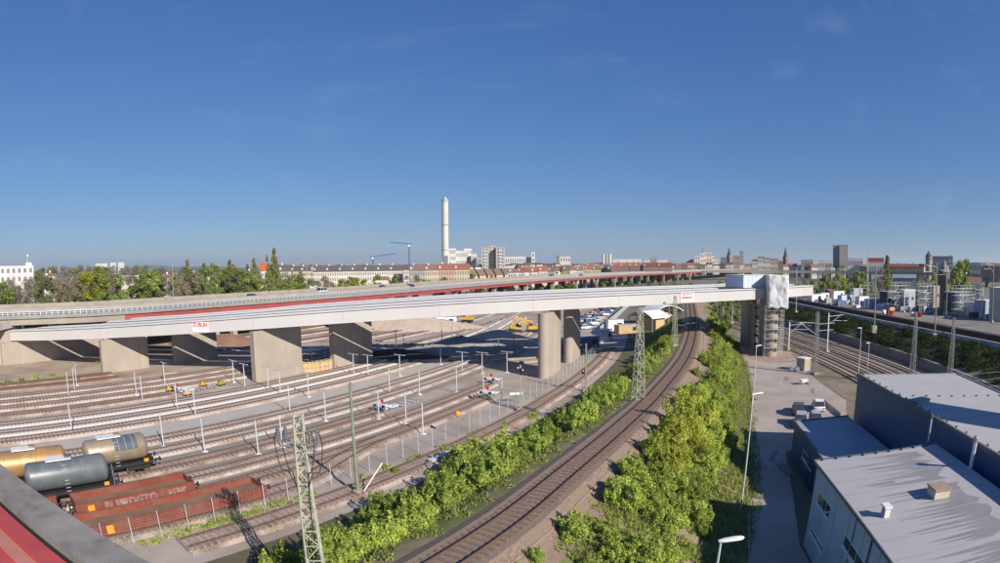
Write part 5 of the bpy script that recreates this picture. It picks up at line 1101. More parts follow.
# ------------------------------------------------------------------ trees
def crown_lobes(seed, R, H, z0, n=26, narrow=False):
    r = random.Random(seed); L = []
    for k in range(n):
        f = r.random(); z = z0 + (H - z0) * f; prof = math.sin(math.pi * min(1, .12 + .86 * f)) ** .7 if not narrow else (1 - f) ** .35; a = r.uniform(0, 6.28); q = R * prof * r.uniform(.2, .85); rr = R * r.uniform(.2, .38) * (1 if not narrow else .9); L.append((q * math.cos(a), q * math.sin(a), z, rr, rr, rr * (1.0 if not narrow else 2.2)))
    return L
def trunk_mesh(H, R, z0, seed):
    m = MB(); r = random.Random(seed); m.tube((0, 0, -.3), (0, 0, H * .55), H * .016 + .08, H * .007, n=7)
    for k in range(9): a = r.uniform(0, 6.28); z = r.uniform(z0 * .8, H * .6); m.tube((0, 0, z), (R * .7 * math.cos(a), R * .7 * math.sin(a), z + R * r.uniform(.4, .9)), .09, .03, n=5)
    return m.mesh('trunk', M_bark)
TREES = {}
for nm, mt, n, sz, R, H, z0, nar, lob in (('green', L_tree, 5200, .62, 4.6, 15, 2.5, False, 26), ('lime', L_lime, 4200, .6, 4.0, 14, 3, False, 22), ('brown', L_brown, 5200, .40, 5.0, 16, 3, False, 26), ('poplar', L_pop, 3800, .55, 1.9, 22, 2, True, 30)):
    TREES[nm] = [(leaf_cloud('crown', n, crown_lobes(9 * k + len(nm), R, H, z0, lob, nar), sz, mt, 60 + k, shell=.25), trunk_mesh(H, R, z0, k), H) for k in range(3)]
def tree(kind, p, h, label, group, rng, wide=1.0):
    c, t_, H = rng.choice(TREES[kind]); o = thing('tree', label, 'tree', tuple(p), rng.uniform(0, 6.28), group, local=True); s_ = h / H; o.scale = (s_ * wide, s_ * wide, s_); inst('crown', c, (0, 0, 0), parent=o); inst('trunk', t_, (0, 0, 0), parent=o)
R6 = random.Random(4)
front = []
for k in range(46):
    px = -14 + k * 6.3 + R6.uniform(-2, 2); front.append(px)
for i, px in enumerate(front):
    D = 188 + max(0, px) * .35 + R6.uniform(-8, 22); yt = 277 - .02 * px + R6.uniform(-3.5, 4.5) + (5 if px > 255 else 0) + (6.5 if px < 40 else 3 if px < 58 else 0); kind = 'lime' if (78 < px < 120 and R6.random() < .55) else ('brown' if R6.random() < .33 or 55 < px < 80 else 'green')
    tree(kind, far(max(1, px), D) + Vector((px if px < 1 else 0, 0, 0)), max(7, hz(max(1, px), yt, D)), {'lime': 'yellowish spring tree', 'brown': 'bare brownish tree', 'green': 'leafy green tree'}[kind] + ' in the belt behind the elevated road, %s from the left' % nth(i), 'tree belt behind the elevated road', R6, 1.15)
for i in range(48):
    px = 2 + i * 6.6 + R6.uniform(-3, 3); D = (330 if px > 48 else 500) + R6.uniform(0, 170); yt = 268.5 - .004 * px + R6.uniform(-2.0, 2.5); kind = 'brown' if R6.random() < .75 else 'green'
    if px > 240: yt += 3
    tree(kind, far(px, D), max(9, hz(px, yt, D)), 'distant %s tree among the houses beyond the tree belt, %s from the left' % ('bare brown' if kind == 'brown' else 'green', nth(i)), 'distant trees among the houses', R6, 1.2)
for i, (px, yt) in enumerate(((187.5, 261), (203, 260), (211.5, 264), (229, 261), (233, 265), (248, 261), (254, 259.5), (268, 252), (273.5, 249.5), (277, 258))):
    D = 300; tree('poplar', far(px, D), hz(px, yt, D), 'slim tall poplar rising above the tree belt, %s from the left' % nth(i), 'poplars above the tree belt', R6, 1.0 if px > 260 else 1.25)
for i in range(26):
    px = 284 + i * 8.2 + R6.uniform(-3, 3); D = 262 + (px - 284) * .8 + R6.uniform(0, 40); yt = 281 - (px - 284) * .02 + R6.uniform(-4, 3); kind = R6.choice(['green', 'green', 'lime', 'brown'])
    tree(kind, far(px, D), max(4, hz(px, yt, D)), 'small garden tree behind the middle of the elevated road, %s from the left' % nth(i), 'garden trees behind the elevated road', R6, 1.3)
for i in range(34):
    px = 797 + i * 5.4 + R6.uniform(-2, 2); D = 300 + R6.uniform(0, 140); yt = 279 + R6.uniform(-4, 5); kind = R6.choice(['green', 'green', 'lime', 'brown'])
    if px > 968: yt += 6
    if 880 < px < 892: yt -= 7
    tree(kind, far(px, D, 0), max(6, hz(px, yt, D)), 'tree behind the raised railway at the right, %s from the left' % nth(i), 'trees behind the raised railway', R6, 1.1)
for i, (px, yt, h_) in enumerate(((887, 257, 0), (960, 264, 0), (967, 263, 0), (955, 268, 0), (857, 272, 0), (862, 274, 0))):
    D = 230 + 12 * i; tree('poplar' if i == 0 else 'green', far(px, D), hz(px, yt, D), ['tall narrow tree beside the red block at the right', 'leafy tree right of the square stone tower, left one', 'leafy tree right of the square stone tower, right one', 'lower leafy tree touching the square stone tower', 'leafy tree in front of the tower block, left one', 'leafy tree in front of the tower block, right one'][i], 'taller trees at the right', R6, 1.3 if i == 0 else .9)
for i in range(30):
    px = 455 + i * 9.4 + R6.uniform(-3, 3); D = 330 + (px - 455) * .3 + R6.uniform(-20, 60); kind = R6.choice(['green', 'green', 'brown'])
    tree(kind, far(px, D), R6.uniform(4, 7.5), 'low tree or scrub below the elevated road right of centre, %s from the left' % nth(i), 'scrub below the elevated road', R6, 1.6)
for i in range(14):
    px = 700 + R6.uniform(0, 45); D = R6.uniform(150, 260); p = far(px, D); tree('green', p, R6.uniform(3, 6), 'scrub tree beside the main line beyond the bridge, %s of the group' % nth(i), 'scrub beyond the bridge', R6, 1.5)

# ------------------------------------------------------------------ low ground cover
def cover(name, label, spots, n, size, m, seed):
    lob = []; r = random.Random(seed)
    for p, rad, cnt in spots:
        for k in range(cnt): a = r.uniform(0, 6.28); q = rad * math.sqrt(r.random()); x, y = p.x + q * math.cos(a), p.y + q * math.sin(a); rr = r.uniform(.25, .6); lob.append((x, y, emb_z(Vector((x, y, 0)))[0] + .02, rr, rr, r.uniform(.10, .36)))
    o = bpy.data.objects.new(name, leaf_cloud(name, n, lob, size, m, seed, shell=.3, up=.9)); COL.objects.link(o); o['kind'] = 'stuff'; tag(o, label, 'ground cover')
sp = []
for k in range(2, len(MAIN) - 30):
    d = MAIN[k + 1] - MAIN[k - 1]; d = Vector((d.x, d.y, 0)).normalized(); rt = Vector((d.y, -d.x, 0))
    if MAIN[k].y > 110: continue
    for u, c in (((2.9, 1), (3.5, 2), (3.9, 3), (4.6, 5), (5.4, 6), (6.4, 6), (7.6, 5)) if MAIN[k].y < 62 else ()) + ((4.2, 2), (4.8, 5), (5.8, 6), (7.2, 6), (9.0, 6), (11, 5), (-2.9, 1), (-3.5, 3), (-4.3, 5), (-6, 5)): sp.append((MAIN[k] + rt * u, 1.3 if abs(u) > 3.6 else .6, c))
cover('ground_cover', 'low weeds and brambles covering both banks of the main line', sp, 170000, .15, leafmat('cover_leaves', [(.14, .16, .05), (.28, .34, .08), (.40, .46, .11), (.44, .38, .20), (.36, .42, .10)], .42), 8)
sp = [(G(x, y), rad, c) for x, y, rad, c in ((10, 384, 3.5, 30), (28, 382, 3.5, 26), (45, 378, 3, 16), (100, 361, 3, 16), (62, 375, 2.5, 12), (150, 541, 1.0, 8), (175, 533, 1.2, 12), (200, 527, 1.4, 16), (225, 520, 1.4, 16), (252, 512, 1.4, 14), (280, 503, 1.4, 12), (305, 495, 1.0, 8), (365, 480, 1.2, 10), (392, 470, 1.2, 10), (420, 458, 1.2, 10), (445, 447, 1, 8), (528, 414, 1.4, 12), (550, 398, 1.6, 12), (566, 386, 1.6, 10), (240, 530, 1.2, 10), (265, 525, 1.2, 8), (478, 432, 1.4, 8))]
cover('yard_weeds', 'patches of green weeds along the yard fence and in the yard dirt', sp, 16000, .2, L_bush, 9)
# ================================================================== the town behind
def cmat(n, c, k=.85, rough=.9): return mat('town_' + n, c, tuple(x * k for x in c), rough, .05)
C_cream, C_white, C_pink, C_ochre, C_orange, C_green, C_grey, C_brick = cmat('cream', (.62, .565, .49)), cmat('white', (.62, .60, .58)), cmat('pink', (.55, .47, .43)), cmat('ochre', (.56, .47, .32)), cmat('orange', (.52, .34, .23)), cmat('green', (.40, .40, .31)), cmat('grey', (.33, .33, .34)), cmat('brick', (.30, .18, .135))
C_rdark, C_rred, C_rbrown, C_dkglass = cmat('roof_dark', (.115, .10, .10)), cmat('roof_red', (.30, .125, .085)), cmat('roof_brown', (.22, .15, .11)), cmat('tower_dark', (.20, .21, .23))
WINM = {}
def winmesh(w, h):
    k = (round(w, 1), round(h, 1))
    if k not in WINM: m = MB(); m.box((0, -.03, 0), (max(.3, k[0]), .06, max(.3, k[1]))); WINM[k] = m.mesh('window', M_glass_f)
    return WINM[k]
def block(name, label, cat, px0, px1, D, ytop, wall, depth=12, roof=None, win=(0, 0), skew=0.0, group=None, ridge=None, hip=False, side_win=0, zb=0.0, wfrac=(.45, .5), flat_m=None, chim=0):
    pc = (px0 + px1) / 2; a, b = far(px0, D), far(px1, D); c = (a + b) / 2; W = (b - a).length * math.cos(skew) if abs(skew) < 1 else (b - a).length
    rz = math.atan2(b.y - a.y, b.x - a.x) + skew; H = hz(pc, ytop, D) - zb; o = thing(name, label, cat, (c.x, c.y, zb), rz, group, local=True)
    m = MB(); m.box((0, depth / 2, H / 2 - .2), (W, depth, H + .4)); m.build('wall', wall, o)
    if roof:
        R = (hz(pc, ridge, D) - zb) - H; m = MB(); e = .4; i = W * .5 if not hip else W / 2 - min(W * .3, depth / 2)
        A = [(-W / 2 - e, -e, H + .02), (W / 2 + e, -e, H + .02), (W / 2 + e, depth + e, H + .02), (-W / 2 - e, depth + e, H + .02), (-i - (0 if hip else e), depth / 2, H + R), (i + (0 if hip else e), depth / 2, H + R)]
        b0 = len(m.v); m.v += A; m.f += [(0, 1, 5, 4), (2, 3, 4, 5), (1, 2, 5), (3, 0, 4), (3, 2, 1, 0)]; ro = m.build('roof', roof, o)
        for k in range(chim): x = -W / 2 + W * (k + .5) / chim; mm = MB(); mm.box((x, depth * .55, H + R + .3), (1.1, .9, 2.2)); mm.build('chimney', C_brick if k % 2 else C_white, ro)
        for k in range(chim): 
            if k % 2 == 0: x = -W / 2 + W * (k + .2) / chim; mm = MB(); mm.box((x, depth * .2, H + R * .45), (1.5, 2.2, 1.5)); mm.build('dormer', C_white, ro)
    else:
        m = MB(); m.box((0, depth / 2, H + .25), (W + .3, depth + .3, .5)); m.build('parapet', flat_m or wall, o)
    nc, nr = win
    if nc:
        ww, wh = W / nc * wfrac[0], (H - 1) / nr * wfrac[1]; me = winmesh(ww, wh)
        for i in range(nc):
            for j in range(nr): inst('window', me, (-W / 2 + W * (i + .5) / nc, -.02, 1 + (H - 1) * (j + .5) / nr), parent=o)
        for j in range(nr):
            for i in range(side_win):
                q = inst('window', me, (-W / 2 - .02, depth * (i + .5) / side_win, 1 + (H - 1) * (j + .5) / nr), parent=o); q.rotation_euler = (0, 0, -math.pi / 2)
    return o
# far left slab with roof masts
o = block('apartment_block', 'white four-storey slab block at the far left edge', 'building', -6, 33.5, 430, 266.5, C_white, 14, win=(7, 4), wfrac=(.42, .5), skew=.05)
Hs = hz(14, 266.5, 430)
for x, h, mt in ((-14, 6, M_galv_d), (-4, 5.5, M_galv_d), (12, 7, M_lamp)): m = MB(); m.tube((x, 5, Hs), (x, 5, Hs + h), .15, n=6); m.build('roof_mast', mt, o)
m = MB(); m.lathe((12, 5, Hs + 6.4), [(.3, 0), (.9, .5), (.9, 1.2), (.3, 1.7)], 8); m.build('roof_ball', M_lamp, o)
m = MB(); m.box((13, 8, Hs + 1.4), (5, 5, 2.4)); m.build('roof_house', C_white, o)
for i, (a, b, y) in enumerate(((95.5, 101.3, 263.8), (101.6, 107.3, 263.6), (110.2, 116, 262.8), (118.2, 124.2, 262.4))):
    block('tower_block', 'tiny white distant tower block above the trees, %s of four from the left' % nth(i), 'building', a, b, 2400, y, C_white, 24, win=(3, 8), group='distant white tower blocks')
block('apartment_block', 'pinkish white building half hidden in the tree belt', 'building', 121, 142, 300, 276.5, C_pink, 12, win=(6, 3))
for i, (a, b, ye, yr, wl, rf) in enumerate(((44, 56, 276.2, 272.6, C_white, C_rbrown), (68, 78, 276, 273, C_white, C_rdark), (150, 160, 277.2, 274.0, C_pink, C_rdark), (161, 173, 277.5, 274.3, C_white, C_rred), (174, 184, 276.0, 273, C_cream, C_rbrown), (187, 200, 276.5, 272.5, C_white, C_rdark), (206, 217, 275.5, 271.8, C_white, C_rdark), (222, 240, 275.5, 271.5, C_pink, C_rdark), (240, 258, 275.5, 271.0, C_pink, C_rdark))):
    block('house', 'small house in the trees left of the poplars, %s from the left' % nth(i), 'house', a, b, 380, ye, wl, 10, rf, (4, 2), ridge=yr, chim=1, group='houses in the trees')
block('house', 'house with bright red roof just left of the tall poplar', 'house', 259.5, 268.5, 400, 271, C_white, 10, cmat('roof_orange', (.45, .12, .05)), (4, 3), ridge=262.5)
block('house', 'white house with dark roof right of the tall poplar', 'house', 279, 291, 400, 271.5, C_white, 11, C_rdark, (5, 3), ridge=265, chim=2)
block('row_house', 'long cream terrace with dark roof, shorter left part', 'building', 291, 311, 480, 271.3, C_ochre, 12, C_rdark, (10, 3), ridge=266.2, chim=4)
block('row_house', 'long pale terrace with dark roof and dormers, main part', 'building', 313, 402.5, 500, 271.2, C_cream, 13, C_rdark, (38, 3), ridge=265.4, chim=14)
block('house', 'cream end house of the long terrace', 'building', 403, 409, 480, 270, C_cream, 14, C_rdark, (3, 3), ridge=264.6)
block('house', 'small house with red roof in front of the terrace', 'house', 284, 293, 330, 284, C_white, 9, C_rred, (3, 1), ridge=280.5)
block('house', 'small white gabled house with dark roof in front of the terrace', 'house', 310, 319, 335, 285, C_white, 9, C_rdark, (3, 1), ridge=281)
block('house', 'small cream gabled house at the right end of the terrace', 'house', 373, 388, 360, 280, C_cream, 9, C_rbrown, (4, 1), ridge=276.5)
for i, (a, b, ye, yr, wl, rf, cn) in enumerate(((409.5, 425, 270.5, 265.2, C_green, C_rbrown, 'greenish'), (425.2, 438, 270.2, 265.0, C_ochre, C_rbrown, 'yellow'), (438.2, 454, 269.8, 263.8, C_orange, C_rred, 'orange'), (454.2, 469.5, 269.6, 263.6, C_ochre, C_rred, 'ochre'))):
    block('town_house', '%s town house with tiled roof in the coloured row left of the chimney base' % cn, 'building', a, b, 420, ye, wl, 12, rf, (6, 3), ridge=yr, chim=2, group='coloured town houses')
for i in range(5):
    block('gable_house', 'brown-roofed gable house of the staggered row below the chimney, %s from the left' % nth(i), 'house', 470.5 + i * 8.4, 478.5 + i * 8.4, 440 + 6 * i, 276 - .4 * i, C_ochre, 14, C_rbrown, (2, 1), ridge=269.5 - .3 * i, skew=.45, group='staggered gable houses')
# chimney and power station
D = 1000; c = far(445.4, D); zt = hz(445.4, 199.5, D); ch = thing('chimney', 'very tall pale concrete chimney on the skyline', 'chimney', (c.x, c.y, 0)); m = MB(); m.lathe(c, [(6.3, 0), (6.0, zt * .3), (5.7, zt * .7), (5.5, zt)], 24); m.build('shaft', cmat('chimney', (.62, .58, .50)), ch, smooth=True); m = MB(); m.lathe((c.x, c.y, zt - 5), [(5.8, 0), (5.8, 5.6), (4.9, 5.7)], 24); m.build('rim', cmat('rim', (.42, .40, .37)), ch)
m = MB(); m.lathe((c.x, c.y, zt), [(2.0, 0), (2.0, 4.5)], 10); m.build('flue_tip', C_cream, ch)
for zz in (.33, .66): m = MB(); m.lathe((c.x, c.y, zt * zz), [(6.6, 0), (6.6, .9)], 24); m.build('platform', C_grey, ch)
for i, (a, b, y, mt, dd, wn, lb) in enumerate(((441, 448, 256, C_dkglass, 960, (0, 0), 'dark block at the foot of the tall chimney'), (447.5, 456, 248.5, C_white, 1000, (5, 4), 'white boiler house right of the chimney'), (456, 468, 251, C_white, 1010, (6, 3), 'white middle block of the power station'), (464, 472, 248.8, C_white, 1030, (4, 4), 'white rear block of the power station'), (471, 477, 254, C_cream, 1000, (3, 2), 'low cream end block of the power station'), (476, 486, 257.5, C_grey, 980, (4, 2), 'grey low block between power station and flats'))):
    block('power_station_block', lb, 'building', a, b, dd, y, mt, 25, win=wn, group='power station')
for i, (a, b, y) in enumerate(((482, 488.5, 247.8), (488.7, 496, 245.6), (496.2, 505, 247.2))):
    o = block('flats_tower', 'brown and white high-rise flats right of the chimney, %s slab' % ['left', 'middle', 'right'][i], 'building', a, b, 760 + 12 * (i % 2), y, cmat('flats', (.43, .40, .375)), 14, win=(2, 9), wfrac=(.35, .5), group='high-rise flats')
    Hh = hz((a + b) / 2, y, 760)
    for j in range(9): m = MB(); m.box((0, -.6, 2 + (Hh - 3) * j / 9), ((b - a) / F * 760 * .42, 1.1, 1.1)); m.build('balcony', C_white, o)
block('factory', 'long white factory hall right of the flats', 'building', 505, 526, 1150, 256.8, C_white, 30, win=(9, 2)); block('factory_tower', 'white round-topped tower of the distant factory', 'building', 531.5, 535, 1180, 252.5, C_white, 14, win=(1, 4)); block('factory', 'second white factory hall behind', 'building', 524, 533, 1200, 257.5, C_white, 30, win=(4, 1))
RT = random.Random(12)
k = 0
for px in np.arange(508, 612, 7.6):
    D = 430 + (px - 508) * 2.2 + RT.uniform(-20, 30); w_ = RT.uniform(6.5, 10); ye = 272.2 - (px - 508) * .028 + RT.uniform(-.8, .8)
    block('house', 'house with pitched roof in the suburb right of the flats, %s from the left' % nth(k), 'house', px, px + w_, D, ye, RT.choice([C_cream, C_white, C_ochre, C_pink]), 11, RT.choice([C_rred, C_rbrown, C_rdark, C_rbrown]), (4, 2), ridge=ye - RT.uniform(4, 5.5), skew=RT.uniform(-.4, .4), chim=1, group='suburb houses'); k += 1
k = 0
for px in np.arange(505, 760, 6.3):
    D = 900 + RT.uniform(-60, 160); ye = 265.2 + RT.uniform(-.7, .7)
    block('house', 'far roof on the skyline right of the flats, %s from the left' % nth(k), 'house', px, px + RT.uniform(5, 8), D, ye, RT.choice([C_cream, C_white, C_ochre, C_brick]), 12, RT.choice([C_rred, C_rbrown, C_rdark]), (3, 1), ridge=ye - RT.uniform(1.4, 2.6), skew=RT.uniform(-.4, .4), group='far roofs on the skyline'); k += 1
k = 0
for px in np.arange(280, 480, 6.5):
    D = 760 + RT.uniform(-60, 120); ye = 267 + RT.uniform(-.6, .6)
    block('house', 'far roof on the skyline above the long terrace, %s from the left' % nth(k), 'house', px, px + RT.uniform(5, 8), D, ye, RT.choice([C_cream, C_white, C_brick]), 12, RT.choice([C_rred, C_rbrown, C_rdark]), (3, 1), ridge=ye - RT.uniform(1.5, 3.2), skew=RT.uniform(-.3, .3), group='far roofs above the terrace'); k += 1
k = 0
for px in np.arange(762, 1000, 7.0):
    D = 820 + RT.uniform(-60, 160); ye = 267 + RT.uniform(-.6, .6) + max(0, px - 900) * .015
    block('house', 'far roof on the skyline at the right, %s from the left' % nth(k), 'house', px, px + RT.uniform(5.5, 9), D, ye, RT.choice([C_cream, C_white, C_ochre, C_brick]), 12, RT.choice([C_rred, C_rbrown, C_rdark]), (3, 1), ridge=ye - RT.uniform(1.6, 3.4), skew=RT.uniform(-.4, .4), group='far roofs at the right'); k += 1
for i, (a, b, y, wl, rf) in enumerate(((611, 629, 266.8, C_brick, C_rred), (629.5, 640, 266.6, C_brick, C_rred), (643, 672, 266.6, C_brick, cmat('roof_maroon', (.20, .07, .05))))):
    block('brick_terrace', 'red brick terrace with red roof right of centre, %s' % ['left part', 'middle part', 'long right part'][i], 'building', a, b, 620, y, wl, 12, rf, (10, 2), ridge=y - 4, group='red brick terraces', chim=4)
block('office_block', 'dark and white office block behind the suburb', 'building', 557.5, 570.5, 900, 256.8, C_white, 16, win=(5, 3)); block('office_block', 'dark end wing of the office block behind the suburb', 'building', 556.2, 559.5, 880, 256, C_dkglass, 16)
for i, x in enumerate((603.6, 606.5, 610.2)):
    c = far(x, 950); z = hz(x, 254, 950); o = thing('silo', 'pale cylindrical silo on the skyline, %s of three' % nth(i), 'silo', (c.x, c.y, 0)); o['group'] = 'silos'; m = MB(); m.lathe(c, [(2.3, 0), (2.3, z)], 16); m.build('drum', C_cream if i != 1 else C_grey, o, smooth=True); m = MB(); m.lathe((c.x, c.y, z), [(2.4, 0), (2.0, .8), (.4, 1.4)], 16); m.build('cap', C_grey, o)
block('hall', 'long low white hall on the skyline right of the silos', 'building', 613, 641, 1200, 259.3, C_white, 40, win=(12, 1)); block('hall', 'small dark block above the brick terraces', 'building', 650, 657, 900, 257, C_grey, 15, win=(3, 2)); block('hall', 'pale low block above the brick terraces', 'building', 644, 668, 1000, 260, C_cream, 15, win=(9, 1))
for i, (a, b, y) in enumerate(((694, 700, 256), (699.5, 704, 253.5), (704, 711.5, 252.5), (711, 715, 256), (715, 719, 260), (686, 696, 259.5))):
    block('mill_block', 'pale yellowish block of the big mill on the skyline, %s from the left' % ['second', 'third', 'fourth', 'fifth', 'sixth', 'first'][i], 'building', a, b, 1050 + 8 * i, y, C_cream if i not in (0, 5) else C_white, 22, win=(3, 4), group='mill on the skyline')
def spire(label, px, D, ytop, w, ztw, mt, rf):
    c = far(px, D); z = hz(px, ytop, D); o = thing('church_tower', label, 'church tower', (c.x, c.y, 0)); m = MB(); m.box((c.x, c.y, ztw / 2), (w, w, ztw), .4); m.build('tower', mt, o); m = MB(); i = len(m.v)
    for k in range(8): a = k * math.pi / 4 + .4; m.v.append((c.x + w * .56 * math.cos(a), c.y + w * .56 * math.sin(a), ztw))
    m.v.append((c.x, c.y, z)); m.f += [(k, (k + 1) % 8, 8) for k in range(8)]; m.f.append(tuple(range(7, -1, -1))); m.build('spire', rf, o)
    for s_ in (-1, 1): m = MB(); m.box((c.x + s_ * w * .2, c.y - w * .56, ztw * .8), (w * .18, .6, ztw * .15), .4); m.build('belfry_window', C_dkglass, o)
spire('slim dark church spire right of the mill', 729.3, 1000, 247, 6.5, 34, C_brick, C_rdark); spire('tall dark church spire left of the high tower block', 785.6, 900, 246, 6.5, 30, C_brick, C_rdark)
spire('small pointed roof turret above the middle skyline', 702.7, 1060, 247.5, 1.6, 42, C_grey, C_rdark)
block('office_tower', 'brown office block right of the slim spire', 'building', 733, 740, 900, 256, cmat('flats2', (.40, .27, .20)), 14, win=(4, 4)); block('office_tower', 'grey narrow tower behind the brown office block', 'building', 739.5, 743.5, 1100, 251, C_grey, 14, win=(2, 6)); block('office_tower', 'dark glass block left of the slim spire', 'building', 720.5, 727, 950, 257.5, C_dkglass, 14, win=(3, 3))
for i, (a, b, y, wl) in enumerate(((752, 758, 261, C_cream), (757.5, 764, 258, C_white), (763.5, 770, 259, C_cream), (770, 778, 260, C_ochre), (778, 783, 262, C_brick))):
    block('old_town_block', 'beige old town building above the site shelter, %s from the left' % nth(i), 'building', a, b, 780, y, wl, 14, C_rbrown, (4, 3), ridge=y - 1.5, group='old town buildings')
block('office_block', 'blue-grey flat block left of the high tower block', 'building', 801, 813, 850, 260, C_grey, 16, win=(6, 2)); block('office_block', 'white low block just left of the tower block', 'building', 818, 833, 800, 261, C_white, 16, win=(7, 2))
o = block('tower_block', 'dark and beige high-rise tower on the right skyline, dark wing', 'building', 833, 839.5, 880, 245.5, cmat('tower_slate', (.30, .31, .33)), 16, win=(4, 14), group='high tower block'); o = block('tower_block', 'dark and beige high-rise tower on the right skyline, beige wing', 'building', 839.5, 848, 872, 245.0, cmat('tower_beige', (.50, .44, .37)), 18, win=(3, 14), wfrac=(.3, .45), group='high tower block')
block('office_block', 'white block right of the high tower block', 'building', 848, 863, 820, 258.5, C_white, 16, win=(8, 2)); block('red_block', 'red and white block under the tall thin pole', 'building', 867, 884, 800, 258.3, cmat('signal_red', (.38, .07, .06)), 16, win=(8, 1)); block('office_block', 'white base storey of the red block', 'building', 867, 884, 790, 262.5, C_white, 10, win=(8, 1))
block('brick_terrace', 'long dark red roofed terrace left of the round water tower', 'building', 886, 924, 760, 267.0, C_brick, 14, cmat('roof_maroon', (.20, .07, .05)), (14, 1), ridge=263.8, chim=5)
D = 720; c = far(928.6, D); zt = hz(928.6, 256.5, D); o = thing('water_tower', 'round brick water tower with a cone roof', 'water tower', (c.x, c.y, 0)); m = MB(); m.lathe(c, [(4.3, 0), (3.8, zt * .7), (4.3, zt * .75), (4.3, zt)], 20); m.build('shaft', cmat('tower_stone', (.40, .31, .21)), o, smooth=True); m = MB(); m.lathe((c.x, c.y, zt), [(4.9, 0), (1.8, 4.2), (.9, 4.8), (.9, 6.2), (.05, 7.2)], 20); m.build('cone_roof', C_rdark, o)
for k in range(6): a = -math.pi / 2 + (k - 2.5) * .5; m = MB(); m.box((c.x + 4.1 * math.cos(a), c.y + 4.1 * math.sin(a), zt - 3), (1.0, 1.0, 2.4), a); m.build('window', C_dkglass, o)
block('office_block', 'grey square office block right of the round water tower', 'building', 932.5, 948, 760, 256.5, C_grey, 16, win=(7, 4)); block('office_block', 'white stair wing of the grey office block', 'building', 948, 953, 760, 256, C_white, 14, win=(2, 5))
D = 235; c = far(944.2, D); zt = hz(944.2, 272, D); o = thing('stone_tower', 'dark square stone tower with stepped pointed top', 'tower', (c.x, c.y, 0)); m = MB(); m.box((c.x, c.y, zt / 2), (4.0, 4.0, zt), .3); m.build('shaft', cmat('dark_stone', (.13, .115, .10)), o); m = MB(); m.lathe((c.x, c.y, zt + .002), [(2.6, 0), (1.6, 2.2), (1.0, 2.6), (.9, 3.6), (.1, 4.6)], 8); m.build('pointed_top', cmat('stone_cap', (.27, .25, .22)), o)
for k in (-1, 1): m = MB(); m.box((c.x + k * .9, c.y - 2.2, zt * .8), (.7, .3, 2.0), .3); m.build('slit_window', M_black, o)
for i, (a, b, y, wl) in enumerate(((956, 966, 265, C_grey), (969, 981, 263, C_white), (982, 1000, 266, C_brick))):
    block('office_block', ['grey', 'white', 'brick'][i] + ' block at the right end of the skyline', 'building', a, b, 760, y, wl, 16, None if i < 2 else C_rbrown, (5, 2), ridge=y - 3)
block('shed', 'wide blue-grey roofed shed behind the trees at the right', 'building', 893, 916, 330, 278, C_grey, 18, cmat('shed_roof', (.22, .26, .33)), (0, 0), ridge=274.5); block('gable_house', 'pale gabled house at the right behind the masts', 'house', 968, 980, 240, 284, C_cream, 10, C_rbrown, (3, 2), ridge=277)
# tower cranes
def crane(label, px, D, ytop, a0, a1, tilt):
    c = far(px, D); z = hz(px, ytop, D); o = thing('tower_crane', label, 'crane', (c.x, c.y, 0)); mt = mat('crane_blue', (.05, .16, .38), (.05, .14, .32), .6, .1)
    for dx in (-.8, .8):
        for dy in (-.8, .8): m = MB(); m.bar((c.x + dx, c.y + dy, 0), (c.x + dx, c.y + dy, z), .5); m.build('mast_leg', mt, o)
    m = MB()
    for k in range(int(z / 3)): m.bar((c.x - .8, c.y - .8, 3 * k), (c.x + .8, c.y - .8, 3 * k + 3), .3)
    stuff(m.build('mast_bracing', mt, o)); k = D / F; p0, p1 = Vector((c.x + (a0 - px) * k, c.y, z - tilt[0] * k)), Vector((c.x + (a1 - px) * k, c.y, z - tilt[1] * k))
    for dz in (0, 1.4): m = MB(); m.bar(p0 + Vector((0, 0, dz)), p1 + Vector((0, 0, dz)), .5); m.build('jib_chord', mt, o)
    m = MB(); n = int((p1 - p0).length / 2)
    for j in range(n): m.bar(p0 + (p1 - p0) * (j / n), p0 + (p1 - p0) * ((j + .5) / n) + Vector((0, 0, 1.4)), .25); m.bar(p0 + (p1 - p0) * ((j + .5) / n) + Vector((0, 0, 1.4)), p0 + (p1 - p0) * ((j + 1) / n), .25)
    stuff(m.build('jib_lattice', mt, o)); m = MB(); m.box((c.x, c.y - 1.6, z - 1.2), (2.2, 2.2, 2.6)); m.build('cab', M_signw, o); m = MB(); m.box((p1.x - 1.5, p1.y, p1.z - .8), (3, 1.6, 2.4)); m.build('counterweight', C_grey, o)
crane('blue tower crane left of the chimney, taller one', 409.3, 800, 245, 390, 413, (-2.6, -.2)); crane('blue tower crane left of the chimney, lower one', 373, 850, 257.5, 396.5, 369.5, (-3.2, .2))
# traffic on the elevated road
def vdir(p): i = min(range(1, len(VP) - 1), key=lambda k: (VP[k] - p).length); d = VP[i + 1] - VP[i - 1]; return math.atan2(d.y, d.x)
for i, (px, py, mt, kd, lb) in enumerate(((253, 298.3, P_dark, 'estate', 'dark car on the elevated road near the tall poplar'), (323, 293.5, P_white, 'van', 'white van on the elevated road below the terrace'), (411, 287.3, P_dark, 'estate', 'dark car on the elevated road below the greenish house'), (383, 288.6, P_blue, 'hatch', 'small blue car on the elevated road left of the dark one'), (552, 276.4, P_blue, 'hatch', 'blue car on the elevated road ahead of the lorry'), (581.5, 276.0, P_blue, 'estate', 'blue car on the elevated road behind the lorry'), (647, 270.6, P_white, 'estate', 'white car on the elevated road below the brick terrace'), (690, 269.6, P_dark, 'estate', 'dark car on the elevated road near the mill'))):
    p = G(px, py, ZV + .02); car(lb, p, vdir(p), mt, kd, group='traffic on the elevated road')
